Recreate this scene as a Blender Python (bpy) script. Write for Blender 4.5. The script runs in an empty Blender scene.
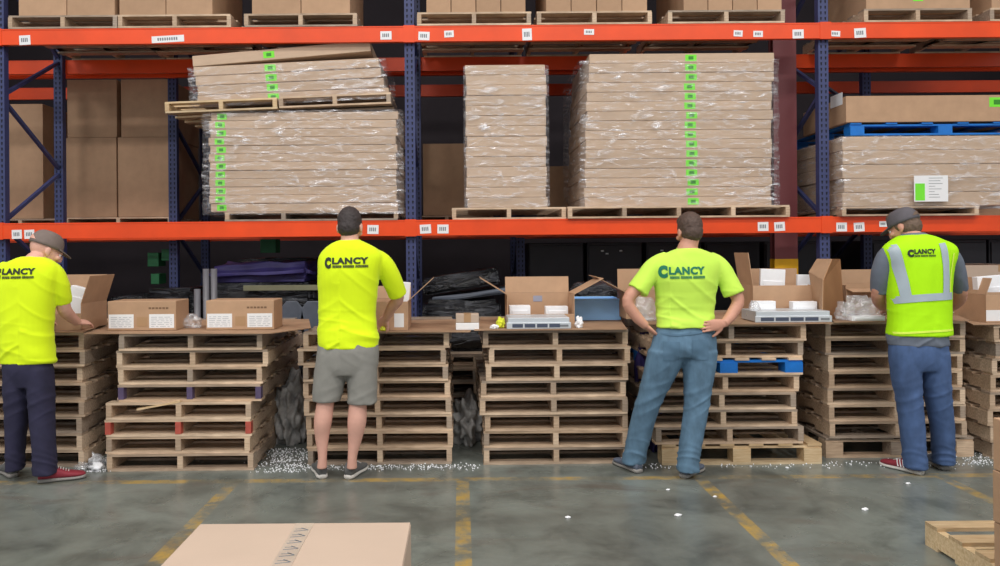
import bpy, bmesh, math, random
from mathutils import Vector, Matrix, Euler, noise
from mathutils.bvhtree import BVHTree
R = random.Random(7)
SC = bpy.context.scene
COL = SC.collection
CX, CY, F, EYE, ROLL = 461.0, 250.0, 760.0, 1.53, 0.008

def W(px, py, Y):
    """a measured point of the photograph, put at distance Y from the camera"""
    u, v = px - CX, py - CY
    u2, v2 = u - ROLL * v, v + ROLL * u
    return Vector((u2 * Y / F, Y, EYE - v2 * Y / F))
def X(px, Y, py=250): return W(px, py, Y).x
def Z(px, py, Y): return W(px, py, Y).z
def srgb(r, g, b):
    f = lambda c: (c / 12.92 if c <= .04045 else ((c + .055) / 1.055) ** 2.4)
    return (f(r / 255), f(g / 255), f(b / 255), 1)

# ---------------------------------------------------------------- materials
MATS = {}
def nt(name):
    m = bpy.data.materials.new(name); m.use_nodes = True
    t = m.node_tree; b = t.nodes['Principled BSDF']
    MATS[name] = m
    return m, t, b
def N(t, ty, **kw):
    n = t.nodes.new(ty)
    for k, v in kw.items():
        if k in n.inputs: n.inputs[k].default_value = v
        else: setattr(n, k, v)
    return n
def mix(t, a, b, fac, mode='MIX'):
    n = t.nodes.new('ShaderNodeMix'); n.data_type = 'RGBA'; n.blend_type = mode
    for s, v in (('Factor', fac), ('A', a), ('B', b)):
        i = [q for q in n.inputs if q.name == s and (s == 'Factor' and q.type == 'VALUE' or s != 'Factor' and q.type == 'RGBA')][0]
        if isinstance(v, bpy.types.NodeSocket): t.links.new(v, i)
        else: i.default_value = v
    return [o for o in n.outputs if o.type == 'RGBA'][0]
def ramp(t, src, stops):
    r = t.nodes.new('ShaderNodeValToRGB')
    e = r.color_ramp.elements
    while len(e) < len(stops): e.new(0.5)
    for k, (p, c) in enumerate(stops):
        e[k].position = p; e[k].color = c if not isinstance(c, (int, float)) else (c, c, c, 1)
    t.links.new(src, r.inputs['Fac'])
    return r.outputs['Color']
def coords(t, scale=(1, 1, 1), rot=(0, 0, 0), kind='Object'):
    tc = t.nodes.new('ShaderNodeTexCoord'); mp = t.nodes.new('ShaderNodeMapping')
    mp.inputs['Scale'].default_value = scale; mp.inputs['Rotation'].default_value = rot
    t.links.new(tc.outputs[kind], mp.inputs['Vector'])
    return mp.outputs['Vector']
def tex(t, vec, scale=5, detail=4, rough=.55, dist=0):
    n = N(t, 'ShaderNodeTexNoise', Scale=scale, Detail=detail, Roughness=rough, Distortion=dist)
    t.links.new(vec, n.inputs['Vector']); return n.outputs['Fac']
def bump(t, b, h, s=.3, d=.01):
    n = N(t, 'ShaderNodeBump', Strength=s, Distance=d)
    t.links.new(h, n.inputs['Height']); t.links.new(n.outputs['Normal'], b.inputs['Normal']); return n
def plain(name, c, rough=.6, metal=0, var=.12, scale=6, spec=.5, rnd=0, stretch=(1, 1, 1), bmp=0, sheen=0):
    m, t, b = nt(name)
    v = coords(t, stretch)
    f = tex(t, v, scale)
    dark = tuple(x * (1 - var) for x in c[:3]) + (1,); lite = tuple(min(1, x * (1 + var)) for x in c[:3]) + (1,)
    col = ramp(t, f, [(.3, dark), (.7, lite)])
    if rnd:
        oi = t.nodes.new('ShaderNodeObjectInfo')
        g = ramp(t, oi.outputs['Random'], [(0, 1 - rnd), (1, 1.0)])
        col = mix(t, col, g, 1.0, 'MULTIPLY')
    t.links.new(col, b.inputs['Base Color'])
    b.inputs['Roughness'].default_value = rough; b.inputs['Metallic'].default_value = metal
    b.inputs['Specular IOR Level'].default_value = spec
    if sheen: b.inputs['Sheen Weight'].default_value = sheen
    if bmp: bump(t, b, f, bmp)
    return m

card = plain('cardboard', srgb(192, 156, 126), .75, var=.07, scale=9, spec=.2, rnd=.18)
cardflat = plain('cardboard_flat_carton', srgb(200, 174, 150), .7, var=.06, scale=7, spec=.25, rnd=.14, stretch=(1, 1, 6))
cardpale = plain('cardboard_pale', srgb(192, 171, 154), .8, var=.03, scale=4, spec=.15)
cardin = plain('cardboard_inside', srgb(168, 124, 88), .8, var=.05, spec=.15)
sheetm = plain('cardboard_worn_sheet', srgb(168, 136, 110), .8, var=.15, scale=5, spec=.2)
tapem = plain('packing_tape', srgb(176, 140, 104), .35, var=.05)
white = plain('white_paper', srgb(238, 238, 240), .6, var=.02)
foamw = plain('white_foam', srgb(245, 246, 250), .8, var=.02, scale=30)
inkg = plain('grey_ink', srgb(120, 124, 130), .7, var=.1)
inkl = plain('pale_grey_ink', srgb(172, 176, 184), .7, var=.05)
inkb = plain('brown_ink', srgb(120, 92, 68), .7, var=.1)
green = plain('green_sticker', srgb(120, 232, 50), .5, var=.04)
greend = plain('green_sticker_ink', srgb(50, 140, 30), .5, var=.04)
orange = plain('orange_rack_paint', srgb(236, 74, 10), .42, var=.12, scale=2.2)
navy = plain('navy_rack_paint', srgb(56, 64, 108), .5, var=.12, scale=8)
hole = plain('rack_hole', srgb(14, 14, 30), .8, var=.05)
maroon = plain('maroon_column_paint', srgb(122, 62, 66), .5, var=.06, scale=2)
yellowp = plain('yellow_guard_paint', srgb(236, 178, 20), .5, var=.1)
steelg = plain('silver_metal', srgb(205, 210, 216), .35, metal=.3, var=.04)
slotm = plain('dark_vent', srgb(70, 78, 98), .5, var=.05)
blackm = plain('black_gloss_plastic', srgb(26, 26, 30), .35, var=.2)
blackc = plain('black_cabinet_paint', srgb(42, 38, 46), .5, var=.15)
bluebin = plain('light_blue_plastic', srgb(150, 200, 255), .5, var=.04)
bluepal = plain('blue_pallet_paint', srgb(10, 112, 200), .55, var=.12, scale=14)
tarp = plain('purple_tarp', srgb(50, 42, 98), .6, var=.25, scale=7, bmp=.5)
greyplas = plain('grey_plastic', srgb(86, 92, 104), .4, var=.2)
greypile = plain('grey_scrap', srgb(168, 166, 164), .6, var=.4, scale=14, bmp=.6)
khaki = plain('khaki_board', srgb(118, 116, 92), .7)
greenb = plain('green_box', srgb(32, 104, 62), .6)
redp = plain('red_paint', srgb(184, 84, 70), .6, var=.15, scale=20)
purp = plain('purple_paint', srgb(90, 76, 108), .6, var=.15, scale=20)
concrete = plain('dark_wall', srgb(70, 62, 68), .8, var=.2, scale=.8)
concb = plain('roof_deck', srgb(110, 108, 106), .8, var=.1)
yelrag = plain('yellow_rag', srgb(220, 225, 60), .8)
# people
hivis = plain('hi_vis_yellow_cotton', srgb(226, 252, 30), .8, var=.03, spec=.2, sheen=.1)
limec = plain('hi_vis_lime_cotton', srgb(204, 244, 92), .8, var=.03, spec=.2, sheen=.1)
vestm = plain('hi_vis_green_mesh', srgb(182, 246, 22), .7, var=.03, spec=.2)
pipem = plain('hi_vis_piping', srgb(228, 255, 90), .7, var=.02)
reflm = plain('reflective_grey_tape', srgb(172, 186, 196), .4, var=.04)
greyt = plain('grey_tee_cotton', srgb(108, 116, 130), .85, var=.06, scale=20)
capg = plain('grey_cap_cotton', srgb(92, 88, 94), .85, var=.1, scale=20)
capb = plain('brown_cap_cotton', srgb(122, 108, 102), .85, var=.1, scale=20)
shortm = plain('grey_shorts_cotton', srgb(142, 140, 134), .85, var=.05, scale=20)
denim = plain('faded_denim', srgb(90, 120, 144), .85, var=.24, scale=14, stretch=(1, 1, .5))
denimd = plain('faded_denim_seam', srgb(84, 114, 138), .85, var=.1, scale=14)
denim2 = plain('blue_denim', srgb(70, 94, 136), .85, var=.22, scale=14, stretch=(1, 1, .5))
navyp = plain('navy_work_cotton', srgb(42, 40, 66), .85, var=.15, scale=12)
skin1 = plain('fair_skin', srgb(222, 170, 152), .55, var=.06, scale=14)
skin2 = plain('tan_skin', srgb(206, 150, 128), .55, var=.06, scale=14)
hairb = plain('brown_hair', srgb(84, 66, 58), .7, var=.25, scale=60, bmp=.4)
hairk = plain('dark_hair', srgb(58, 50, 50), .7, var=.25, scale=60, bmp=.4)
hairg = plain('greying_hair', srgb(104, 84, 70), .7, var=.3, scale=60, bmp=.4)
shoeg = plain('grey_shoe_mesh', srgb(98, 98, 98), .7, var=.1, scale=40)
shoer = plain('red_shoe_canvas', srgb(142, 44, 58), .7, var=.1, scale=40)
shoeb = plain('blue_grey_shoe', srgb(96, 104, 122), .7, var=.1, scale=40)
soleW = plain('pale_rubber_sole', srgb(206, 202, 196), .6, var=.05)
soleG = plain('grey_rubber_sole', srgb(140, 136, 132), .6, var=.05)
eyew = plain('eye_white', srgb(230, 225, 220), .3); irism = plain('iris', srgb(60, 50, 40), .3)
logok = plain('black_print', srgb(40, 48, 34), .7, var=.05)
logog = plain('teal_green_print', srgb(24, 120, 88), .7, var=.05)

def wood(name, a, b_, rnd=.46):
    m, t, b = nt(name)
    v = coords(t, (1.2, 14, 14)); f = tex(t, v, 5, 6, .6, .4)
    g = tex(t, coords(t), 3, 3)
    col = ramp(t, f, [(.3, a), (.72, b_)])
    col = mix(t, col, ramp(t, g, [(.35, .74), (.65, 1.0)]), 1.0, 'MULTIPLY')
    oi = t.nodes.new('ShaderNodeObjectInfo')
    col = mix(t, col, ramp(t, oi.outputs['Random'], [(0, (1 - rnd, 1 - rnd * .95, 1 - rnd * .85, 1)), (.5, (.88, .81, .74, 1)), (1, (1.12, 1.1, 1.06, 1))]), 1.0, 'MULTIPLY')
    t.links.new(col, b.inputs['Base Color']); b.inputs['Roughness'].default_value = .22
    b.inputs['Specular IOR Level'].default_value = .2
    bump(t, b, f, .3)
    return m
woodw = wood('weathered_wood', srgb(188, 164, 142), srgb(242, 218, 192))
woodp = wood('pale_new_wood', srgb(206, 176, 136), srgb(240, 218, 182), .12)

def film_mat(name='stretch_film', base=.10, amt=.55, tint=(.95, .95, 1, 1), rot=(0, .5, 0)):
    m, t, b = nt(name)
    out = t.nodes['Material Output']
    tr = N(t, 'ShaderNodeBsdfTransparent'); gl = N(t, 'ShaderNodeBsdfGlossy', Roughness=.22); df = N(t, 'ShaderNodeBsdfDiffuse')
    gl.inputs['Color'].default_value = tint; df.inputs['Color'].default_value = tint
    v = coords(t, (1.2, 1.2, 6), rot); f = tex(t, v, 4, 6, .6, 1.2)
    v2 = coords(t, (5, 5, 18), rot); f2 = tex(t, v2, 1.5, 5, .6, .8)
    w = ramp(t, f, [(.5, base), (.64, amt * .5), (.76, amt)])
    s = ramp(t, f2, [(.56, 0.0), (.64, .6), (.70, 1.0)])  # pale streaks: folds in the film, with their highlights painted in
    big = ramp(t, tex(t, coords(t, (1, 1, 2.2), rot), 1.7, 2), [(.42, .12), (.58, 1.0)])
    s = mix(t, s, big, 1.0, 'MULTIPLY')
    k = mix(t, w, s, .75, 'ADD')
    md = N(t, 'ShaderNodeMixShader', Fac=.45)
    t.links.new(gl.outputs[0], md.inputs[1]); t.links.new(df.outputs[0], md.inputs[2])
    ms = N(t, 'ShaderNodeMixShader')
    t.links.new(k, ms.inputs['Fac']); t.links.new(tr.outputs[0], ms.inputs[1]); t.links.new(md.outputs[0], ms.inputs[2])
    bp = N(t, 'ShaderNodeBump', Strength=.9, Distance=.03)
    t.links.new(f, bp.inputs['Height']); t.links.new(bp.outputs[0], gl.inputs['Normal'])
    t.links.new(ms.outputs[0], out.inputs['Surface'])
    return m
film = film_mat(base=.05, amt=.7)
filmlite = film_mat('bag_film', .35, .7, (.93, .94, .97, 1))
def dark_film():
    m, t, b = nt('black_wrap_film')
    v = coords(t, (1, 1, 5), (0, .3, 0)); f = tex(t, v, 4, 6, .6, 1.5)
    t.links.new(ramp(t, f, [(.45, srgb(16, 16, 20)), (.8, srgb(96, 98, 106))]), b.inputs['Base Color'])  # paler grey streaks paint gloss highlights into the black film
    b.inputs['Roughness'].default_value = .22; bump(t, b, f, 1, .03)
    return m
blackwrap = dark_film()

# floor: worn grey-green painted concrete with faded yellow bay lines
def floor_mat():
    m, t, b = nt('painted_concrete_floor')
    v = coords(t, (1, 1, 1)); big = tex(t, v, .55, 6, .6, .6); med = tex(t, v, 2.6, 7, .65, .4); fine = tex(t, v, 26, 4)
    col = ramp(t, big, [(.32, srgb(90, 91, 86)), (.5, srgb(115, 119, 113)), (.7, srgb(130, 138, 133))])
    col = mix(t, col, ramp(t, med, [(.34, .58), (.52, 1.0), (.70, 1.22)]), .9, 'MULTIPLY')
    stain = ramp(t, tex(t, coords(t, (.6, 1.5, 1)), 1.6, 5, .6, 1.0), [(.56, 0.0), (.70, .6)])
    col = mix(t, col, srgb(98, 86, 78), stain)
    scr = ramp(t, tex(t, coords(t, (1.5, .35, 1), (0, 0, .9)), 9, 6, .7, 1.2), [(.62, 0.0), (.70, .16)])
    col = mix(t, col, srgb(160, 162, 156), scr)
    sep = t.nodes.new('ShaderNodeSeparateXYZ'); tc = t.nodes.new('ShaderNodeTexCoord'); t.links.new(tc.outputs['Object'], sep.inputs[0])
    def M(op, a, b2=0.0):
        n = t.nodes.new('ShaderNodeMath'); n.operation = op
        for i, q in enumerate((a, b2)):
            if isinstance(q, (int, float)): n.inputs[i].default_value = q
            else: t.links.new(q, n.inputs[i])
        return n.outputs[0]
    x, y = sep.outputs['X'], sep.outputs['Y']
    msk = None
    for c in (-3.1, -1.52, 0.0, 1.575, 3.17):
        q = M('LESS_THAN', M('ABSOLUTE', M('SUBTRACT', x, c)), .042)
        msk = q if msk is None else M('MAXIMUM', msk, q)
    msk = M('MULTIPLY', msk, M('LESS_THAN', y, 5.12))
    hl = M('LESS_THAN', M('ABSOLUTE', M('SUBTRACT', y, 5.07)), .04)
    msk = M('MAXIMUM', msk, M('MULTIPLY', hl, .8))
    wear = ramp(t, M('ADD', M('MULTIPLY', med, .6), M('MULTIPLY', tex(t, v, 9, 5, .7), .4)), [(.47, .05), (.60, .72)])
    msk = M('MULTIPLY', msk, wear)
    col = mix(t, col, srgb(200, 158, 52), msk)
    t.links.new(col, b.inputs['Base Color'])
    rg = ramp(t, big, [(.3, .34), (.7, .22)])
    t.links.new(rg, b.inputs['Roughness'])
    bump(t, b, fine, .04)
    return m
floorm = floor_mat()

# ---------------------------------------------------------------- builders
def box(bm, x0, x1, y0, y1, z0, z1, M=None):
    vs = [Vector((x, y, z)) for x in (x0, x1) for y in (y0, y1) for z in (z0, z1)]
    if M: vs = [M @ v for v in vs]
    v = [bm.verts.new(p) for p in vs]
    for f in ((0, 1, 3, 2), (4, 6, 7, 5), (0, 4, 5, 1), (2, 3, 7, 6), (0, 2, 6, 4), (1, 5, 7, 3)):
        bm.faces.new([v[i] for i in f])
def prism(bm, poly, y0, y1):
    a = [bm.verts.new((x, y0, z)) for x, z in poly]; b = [bm.verts.new((x, y1, z)) for x, z in poly]
    bm.faces.new(a); bm.faces.new(b[::-1])
    n = len(poly)
    for i in range(n): bm.faces.new((a[i], b[i], b[(i + 1) % n], a[(i + 1) % n]))
def bar(bm, p, q, w, d, up=Vector((0, 1, 0))):
    p, q = Vector(p), Vector(q); z = (q - p).normalized(); x = up.cross(z).normalized(); y = z.cross(x)
    M = Matrix((x, y, z)).transposed().to_4x4(); M.translation = p
    box(bm, -w / 2, w / 2, -d / 2, d / 2, 0, (q - p).length, M)
def finish(bm):
    bmesh.ops.recalc_face_normals(bm, faces=bm.faces)
def obj(name, bm, m, parent=None, loc=None, rz=0, smooth=False, bev=0, rot=None):
    if isinstance(bm, bmesh.types.BMesh):
        finish(bm); me = bpy.data.meshes.new(name); bm.to_mesh(me); bm.free()
    else: me = bm
    o = bpy.data.objects.new(name, me); COL.objects.link(o)
    for q in (m if isinstance(m, (list, tuple)) else [m]): me.materials.append(q)
    if parent: o.parent = parent
    if loc is not None: o.location = loc
    o.rotation_euler = rot if rot else (0, 0, rz)
    if smooth:
        for p in me.polygons: p.use_smooth = True
    if bev:
        b = o.modifiers.new('b', 'BEVEL'); b.width = bev; b.segments = 2; b.limit_method = 'ANGLE'
    return o
def tag(o, label, cat, group=None, kind=None):
    if label: o['label'] = label
    if cat: o['category'] = cat
    if group: o['group'] = group
    if kind: o['kind'] = kind
    return o
def empty(name, loc, label, cat, group=None, rz=0, rot=None):
    o = bpy.data.objects.new(name, None); COL.objects.link(o); o.location = loc
    o.rotation_euler = rot if rot else (0, 0, rz); o.empty_display_size = .1
    return tag(o, label, cat, group)
def nb(): return bmesh.new()
def bb(x0, x1, y0, y1, z0, z1, M=None):
    bm = nb(); box(bm, x0, x1, y0, y1, z0, z1, M); return bm
def structure(name, bm, m, smooth=False):
    o = obj(name, bm, m, smooth=smooth); o['kind'] = 'structure'; return o
def copy_tree(o, parent=None):
    c = o.copy(); COL.objects.link(c); c.parent = parent
    for ch in [q for q in o.children]: copy_tree(ch, c)
    return c
ORD = ['first', 'second', 'third', 'fourth', 'fifth', 'sixth', 'seventh', 'eighth', 'ninth', 'tenth', 'eleventh', 'twelfth', 'thirteenth', 'fourteenth', 'fifteenth', 'sixteenth', 'seventeenth']
def nth(i, n, what=''):
    return 'topmost' if i == 0 else ('lowest' if i == n - 1 else ORD[i] + ' from top')

# ---------------------------------------------------------------- setting
structure('floor', bb(-9, 11, -4, 15, -.1, 0), floorm)
structure('wall_back', bb(-9, 11, 14.8, 15, 0, 8.5), concrete)
structure('wall_left', bb(-9.2, -9, 5, 15, 0, 8.5), concrete)
structure('wall_right', bb(11, 11.2, 5, 15, 0, 8.5), concrete)
structure('ceiling', bb(-9, 11, -4, 15, 8.5, 8.7), concb)

# ---------------------------------------------------------------- pallet racks
RF, RD = 6.85, 1.07
def post(name_parent, x, y0, h, front):
    bm = nb(); w, d = .09, .07
    # open channel post: face with a column of holes, two side webs, lips
    box(bm, x - w / 2, x + w / 2, y0, y0 + .004, 0, h)
    box(bm, x - w / 2, x - w / 2 + .004, y0 + .004, y0 + d, 0, h)
    box(bm, x + w / 2 - .004, x + w / 2, y0 + .004, y0 + d, 0, h)
    box(bm, x - w / 2 - .02, x + w / 2 + .02, y0 - .01, y0 + d + .01, 0, .008)
    o = obj('post', bm, navy, name_parent)
    hb = nb()
    z = .08
    while z < h - .05:
        for sx in (-.02, .02):
            prism(hb, [(x + sx - .008, z + .018), (x + sx + .008, z + .018), (x + sx + .005, z - .006), (x + sx, z - .012), (x + sx - .005, z - .006)], y0 - .0015, y0 - .0002)
        z += .0508
    obj('hole_pattern', hb, hole, o)
    return o
def rack(name, label, xs, yf, h, levels, labels):
    root = empty(name, (0, 0, 0), label, 'pallet rack', 'pallet racking rows')
    for x in xs:
        post(root, x, yf, h, True); post(root, x, yf + RD - .07, h, False)
        z = .075; k = 0
        while z < h - .6:
            if k in (0, 9):
                bm = nb(); bar(bm, (x, yf + .05, z), (x, yf + RD - .05, z), .03, .035, Vector((1, 0, 0))); obj('cross_brace', bm, navy, root)
            bm = nb()
            a, b = (z + .02, z + .555) if k % 2 else (z + .555, z + .02)
            bar(bm, (x, yf + .05, a), (x, yf + RD - .05, b), .03, .035, Vector((1, 0, 0))); obj('diagonal_brace', bm, navy, root)
            z += .575; k += 1
    for li, z in enumerate(levels):
        for a, b in zip(xs[:-1], xs[1:]):
            for fb, y in ((0, yf - .045), (1, yf + RD + .0)):
                bm = nb()
                box(bm, a + .05, b - .05, y, y + .045, z - .14, z)         # main beam box section
                box(bm, a + .05, b - .05, y - .0035, y, z - .012, z - .004)    # rolled edge
                for xx, s in ((a + .0, 1), (b - .05, 1)):
                    box(bm, xx, xx + .05, y - .004, y + .03, z - .146, z + .006)  # end connector
                beam = obj('beam', bm, orange, root)
                if fb == 0:
                    for (px, py, w, hh, ink) in labels.get(li, []):
                        c = W(px, py, y)
                        if a < c.x < b:
                            l = obj('location_label', bb(-w / 2, w / 2, -.0015, 0, -hh / 2, hh / 2), white, beam, loc=(c.x, y - .0015, min(max(c.z, z - .10), z - .04)), rot=(0, R.uniform(-.06, .06), 0))
                            k = nb(); n = 4 if w < .15 else 9
                            for q in range(n):
                                box(k, -w * .32 + q * w * .64 / n, -w * .32 + (q + .6) * w * .64 / n, -.0025, -.0016, -hh * .2, hh * .22)
                            l2 = obj('print_marks', k, inkg, beam, loc=l.location, rot=l.rotation_euler)
    return root
lw, lh = .1, .085
UP = [(25, 42, lw, lh, 0), (168, 39.5, .29, .06, 0), (386, 35.5, lw, .075, 0), (424, 36, lw, .075, 0), (449, 34, .085, .06, 0), (527, 34.5, .085, .105, 0), (589, 32, .09, .05, 0), (738, 33.5, .08, .055, 0), (758, 34, .085, .055, 0), (798, 34, lw, .08, 0), (835, 34, .09, .05, 0), (860, 33, .105, .085, 0)]
LO = [(17, 234.5, .09, .08, 0), (29.5, 234.5, .09, .08, 0), (373, 229.5, .1, .08, 0), (425.5, 229, .1, .08, 0), (443, 229, .1, .08, 0), (763, 226.5, .095, .08, 0), (779.5, 226.5, .095, .08, 0), (841.5, 227, .095, .08, 0), (859, 227, .095, .08, 0), (883, 224, .07, .05, 0)]
L1, L2 = 1.802, 3.54
rack('pallet_rack', 'front orange and navy pallet rack right behind the pallet tables', [-7.85, -4.15, -.45, 3.28, 7.01], RF, 6.4, [L1, L2, 5.29], {0: LO, 1: UP})
rack('pallet_rack', 'rear pallet rack standing back to back behind the front orange rack', [-6.82, -3.09, .64, 4.37, 8.1], 8.16, 6.4, [L1, L2, 5.29], {})

# maroon building column in the flue between the racks, yellow base
colr = empty('steel_column', (3.10, 7.3, 0), 'maroon painted steel building column with yellow base between the racks', 'column'); colr['kind'] = 'structure'
bm = nb(); 
for a in ((-.11, .11, -.055, -.04), (-.11, .11, .04, .055), (-.008, .008, -.04, .04)): box(bm, a[0], a[1], a[2], a[3], 1.42, 8.5)
obj('shaft', bm, maroon, colr)
bm = nb()
for a in ((-.112, .112, -.057, -.04), (-.112, .112, .04, .057), (-.01, .01, -.04, .04)): box(bm, a[0], a[1], a[2], a[3], 0, 1.42)
obj('painted_base', bm, yellowp, colr)

# ---------------------------------------------------------------- pallets
def deck(n, w, L, bw, z, th, jig=.0, thin=1):
    bm = nb(); 
    for i in range(n):
        c = bw / 2 + (L - bw) * i / (n - 1)
        j = R.uniform(-jig, jig)
        box(bm, -w / 2 + j, w / 2 + j, c - bw / 2, c + bw / 2, z, z + th)
    return bm
def pallet(loc, label, group, w=1.016, L=1.22, h=.119, m=woodw, style='stringer', endm=None, n_str=3, rz=0, rot=None, top=7, bm_=None):
    root = empty('wooden_pallet', loc, label, 'pallet', group, rz, rot)
    t = .016
    hs = h - 2 * t
    if style == 'stringer':
        for k in range(n_str):
            x = -w / 2 + .019 + (w - .038) * k / (n_str - 1)
            bm = nb()
            # side profile with two fork notches, extruded across the stringer
            zs = [(0, t), (.18 * L, t), (.2 * L, t + .03), (.38 * L, t + .03), (.4 * L, t), (.6 * L, t), (.62 * L, t + .03), (.8 * L, t + .03), (.82 * L, t), (L, t), (L, h - t), (0, h - t)]
            a = [bm.verts.new((x - .019, y, z)) for y, z in zs]; b = [bm.verts.new((x + .019, y, z)) for y, z in zs]
            bm.faces.new(a); bm.faces.new(b[::-1])
            for i in range(len(zs)): bm.faces.new((a[i], b[i], b[(i + 1) % len(zs)], a[(i + 1) % len(zs)]))
            bmesh.ops.triangulate(bm, faces=[f for f in bm.faces if len(f.verts) > 4])
            obj('stringer', bm, m, root)
            if endm: 
                q = obj('painted_end', bb(x - .0195, x + .0195, -.002, .05, t + .001, h - t - .001), endm, root)
        obj('top_slats', deck(top, w, L, .1, h - t, t, .006), m, root)
        obj('bottom_slats', deck(5, w, L, .1, 0, t, .006), m, root)
    else:
        for kx in range(3):
            for ky in range(3):
                bx = .125; x = -w / 2 + bx / 2 + (w - bx) * kx / 2; y = .06 + (L - .12) * ky / 2
                obj('block', bb(x - bx / 2, x + bx / 2, y - .06, y + .06, t, h - 2 * t), bm_ or m, root)
        bm = nb()
        for ky in range(3):
            y = .06 + (L - .12) * ky / 2
            box(bm, -w / 2, w / 2, y - .05, y + .05, h - 2 * t, h - t)
        obj('cross_slats', bm, bm_ or m, root)
        bm = nb()
        for kx in range(6):
            x = -w / 2 + .05 + (w - .1) * kx / 5
            box(bm, x - .05, x + .05, 0, L, h - t, h)
        obj('top_slats', bm, m, root)
        bm = nb()
        for kx in range(3):
            y = .05 + (L - .1) * kx / 2
            box(bm, -w / 2, w / 2, y - .05, y + .05, 0, t)
        obj('bottom_slats', bm, m, root)
    return root
P = 'pallet'
stacks = {
 'behind the man in navy trousers': (5.43, [(-62, 84), (-60, 85), (-64, 82), (-60, 86), (-61, 84), (-66, 82), (-63, 82), (-60, 84)], .119, {}),
 'under the two closed cartons': (5.33, [(119, 262), (117, 268), (118, 262), (118, 261), (106, 251), (105, 251), (106, 250), (107, 253)], .119, {3: purp, 5: redp}),
 'behind the man in grey shorts': (5.43, [(303, 449), (298, 446), (303, 448), (303, 450), (304, 451), (306, 452), (307, 453), (308, 452)], .118, {}),
 'behind the blue bin table': (5.41, [(483, 628), (489, 630), (486, 628), (481, 626), (480, 628), (485, 628), (484, 628), (484, 629)], .118, {}),
 'behind the man with hands on hips': (5.36, [(657, 806), (654, 803), (655, 803), (652, 799), (648, 796), (650, 797), (656, 804), (662, 822)], .120, {}),
 'behind the man in the vest': (5.5, [(826, 965), (826, 965), (828, 963), (829, 963), (828, 965), (829, 966), (830, 967), (826, 974)], .119, {}),
 'at the right edge under the white foam carton': (5.45, [(994, 1140), (996, 1142), (992, 1139), (990, 1137), (990, 1139), (988, 1135), (991, 1137), (992, 1139)], .119, {}),
}
ph = {'behind the blue bin table': 'under the open carton and blue bin', 'behind the man in grey shorts': 'behind the man in grey shorts'}
TOPZ = {}
for key, (Yf, rows, hh, ends) in stacks.items():
    where = ph.get(key, key); n = len(rows); z = 0
    for i in range(n - 1, -1, -1):
        a, b = rows[i]; py = 333 + 135 * (i + .5) / n
        Y = Yf + R.uniform(-.015, .015) + (.03 if i < 4 else 0)
        xa, xb = X(a, Y, py), X(b, Y, py)
        w = xb - xa; st = 'stringer'; m = woodw; h = hh; extra = ''; blk = None
        if key.startswith('behind the man with hands') and i == 2: st, blk, extra = 'block', bluepal, 'blue-ended '
        elif key.startswith('behind the man with hands') and i == 7: st, m, h, extra = 'block', woodp, .145, 'pale wide '
        elif key.startswith('behind the man in the vest') and i == 7: st, h = 'block', .145
        lead = extra or ('red-ended ' if ends.get(i) is redp else 'purple-ended ' if ends.get(i) is purp else 'weathered ')
        pal = pallet(((xa + xb) / 2, Y, z), f"{lead}pallet, {nth(i, n)} in stack {where}", 'wooden pallets stacked as work tables', w=w, h=h, m=m, style=st, bm_=blk, endm=ends.get(i), rz=R.uniform(-.012, .012))
        z += h + .0006
    TOPZ[key] = z
# broken slat in the second stack
bs = nb(); bar(bs, W(138, 409, 5.33), W(181, 401, 5.345), .012, .05, Vector((0, 1, 0)))
tag(obj('broken_slat', bs, woodp), 'loose broken slat slanting in the pallet stack under the closed cartons', 'wood slat')

# cardboard sheets making the table tops
def sheet(name, pts, z, label, droop=0):
    bm = nb(); top = [bm.verts.new((x, y, z + .007 - (droop if k in () else 0))) for k, (x, y) in enumerate(pts)]
    bot = [bm.verts.new((x, y, z + .001)) for x, y in pts]
    bm.faces.new(top); bm.faces.new(bot[::-1])
    for i in range(len(pts)): bm.faces.new((top[i], bot[i], bot[(i + 1) % len(pts)], top[(i + 1) % len(pts)]))
    tag(obj(name, bm, sheetm), label, 'cardboard sheet', 'cardboard sheets covering the pallet stacks')
T = .955
def XY(px, Y): return (X(px, Y, 325), Y)
tz = {k: v for k, v in TOPZ.items()}
sheet('cardboard_sheet', [XY(84, 5.36), XY(262, 5.29), XY(272, 5.3), XY(311, 5.62), XY(309, 6.35), XY(130, 6.35)], max(TOPZ['under the two closed cartons'], TOPZ['behind the man in navy trousers']), 'brown cardboard sheet on pallets under the two closed cartons')
sheet('cardboard_sheet', [XY(-60, 5.38), XY(83, 5.38), XY(112, 6.2), XY(0, 6.2)], max(TOPZ['under the two closed cartons'], TOPZ['behind the man in navy trousers']) + .008, 'brown cardboard sheet on pallets in front of the man in the brown cap')
sheet('cardboard_sheet', [XY(318, 5.42), XY(470, 5.35), XY(478, 6.3), XY(340, 6.3)], max(TOPZ['behind the man in grey shorts'], TOPZ['behind the blue bin table']), 'brown cardboard sheet on pallets beside the man in grey shorts')
sheet('cardboard_sheet', [XY(474, 5.37), XY(627, 5.36), XY(618, 6.4), XY(481, 6.4)], max(TOPZ['behind the man in grey shorts'], TOPZ['behind the blue bin table']) + .0085, 'brown cardboard sheet on pallets under the blue bin and open carton')
zr = max(TOPZ['behind the man with hands on hips'], TOPZ['behind the man in the vest'])
sheet('cardboard_sheet', [XY(648, 5.34), XY(832, 5.34), XY(822, 6.3), XY(642, 6.3)], zr, 'brown cardboard sheet on pallets by the man with hands on hips')
sheet('cardboard_sheet', [XY(834, 5.42), XY(970, 5.45), XY(945, 6.4), XY(824, 6.4)], zr, 'brown cardboard sheet on pallets in front of the man in the vest')
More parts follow.
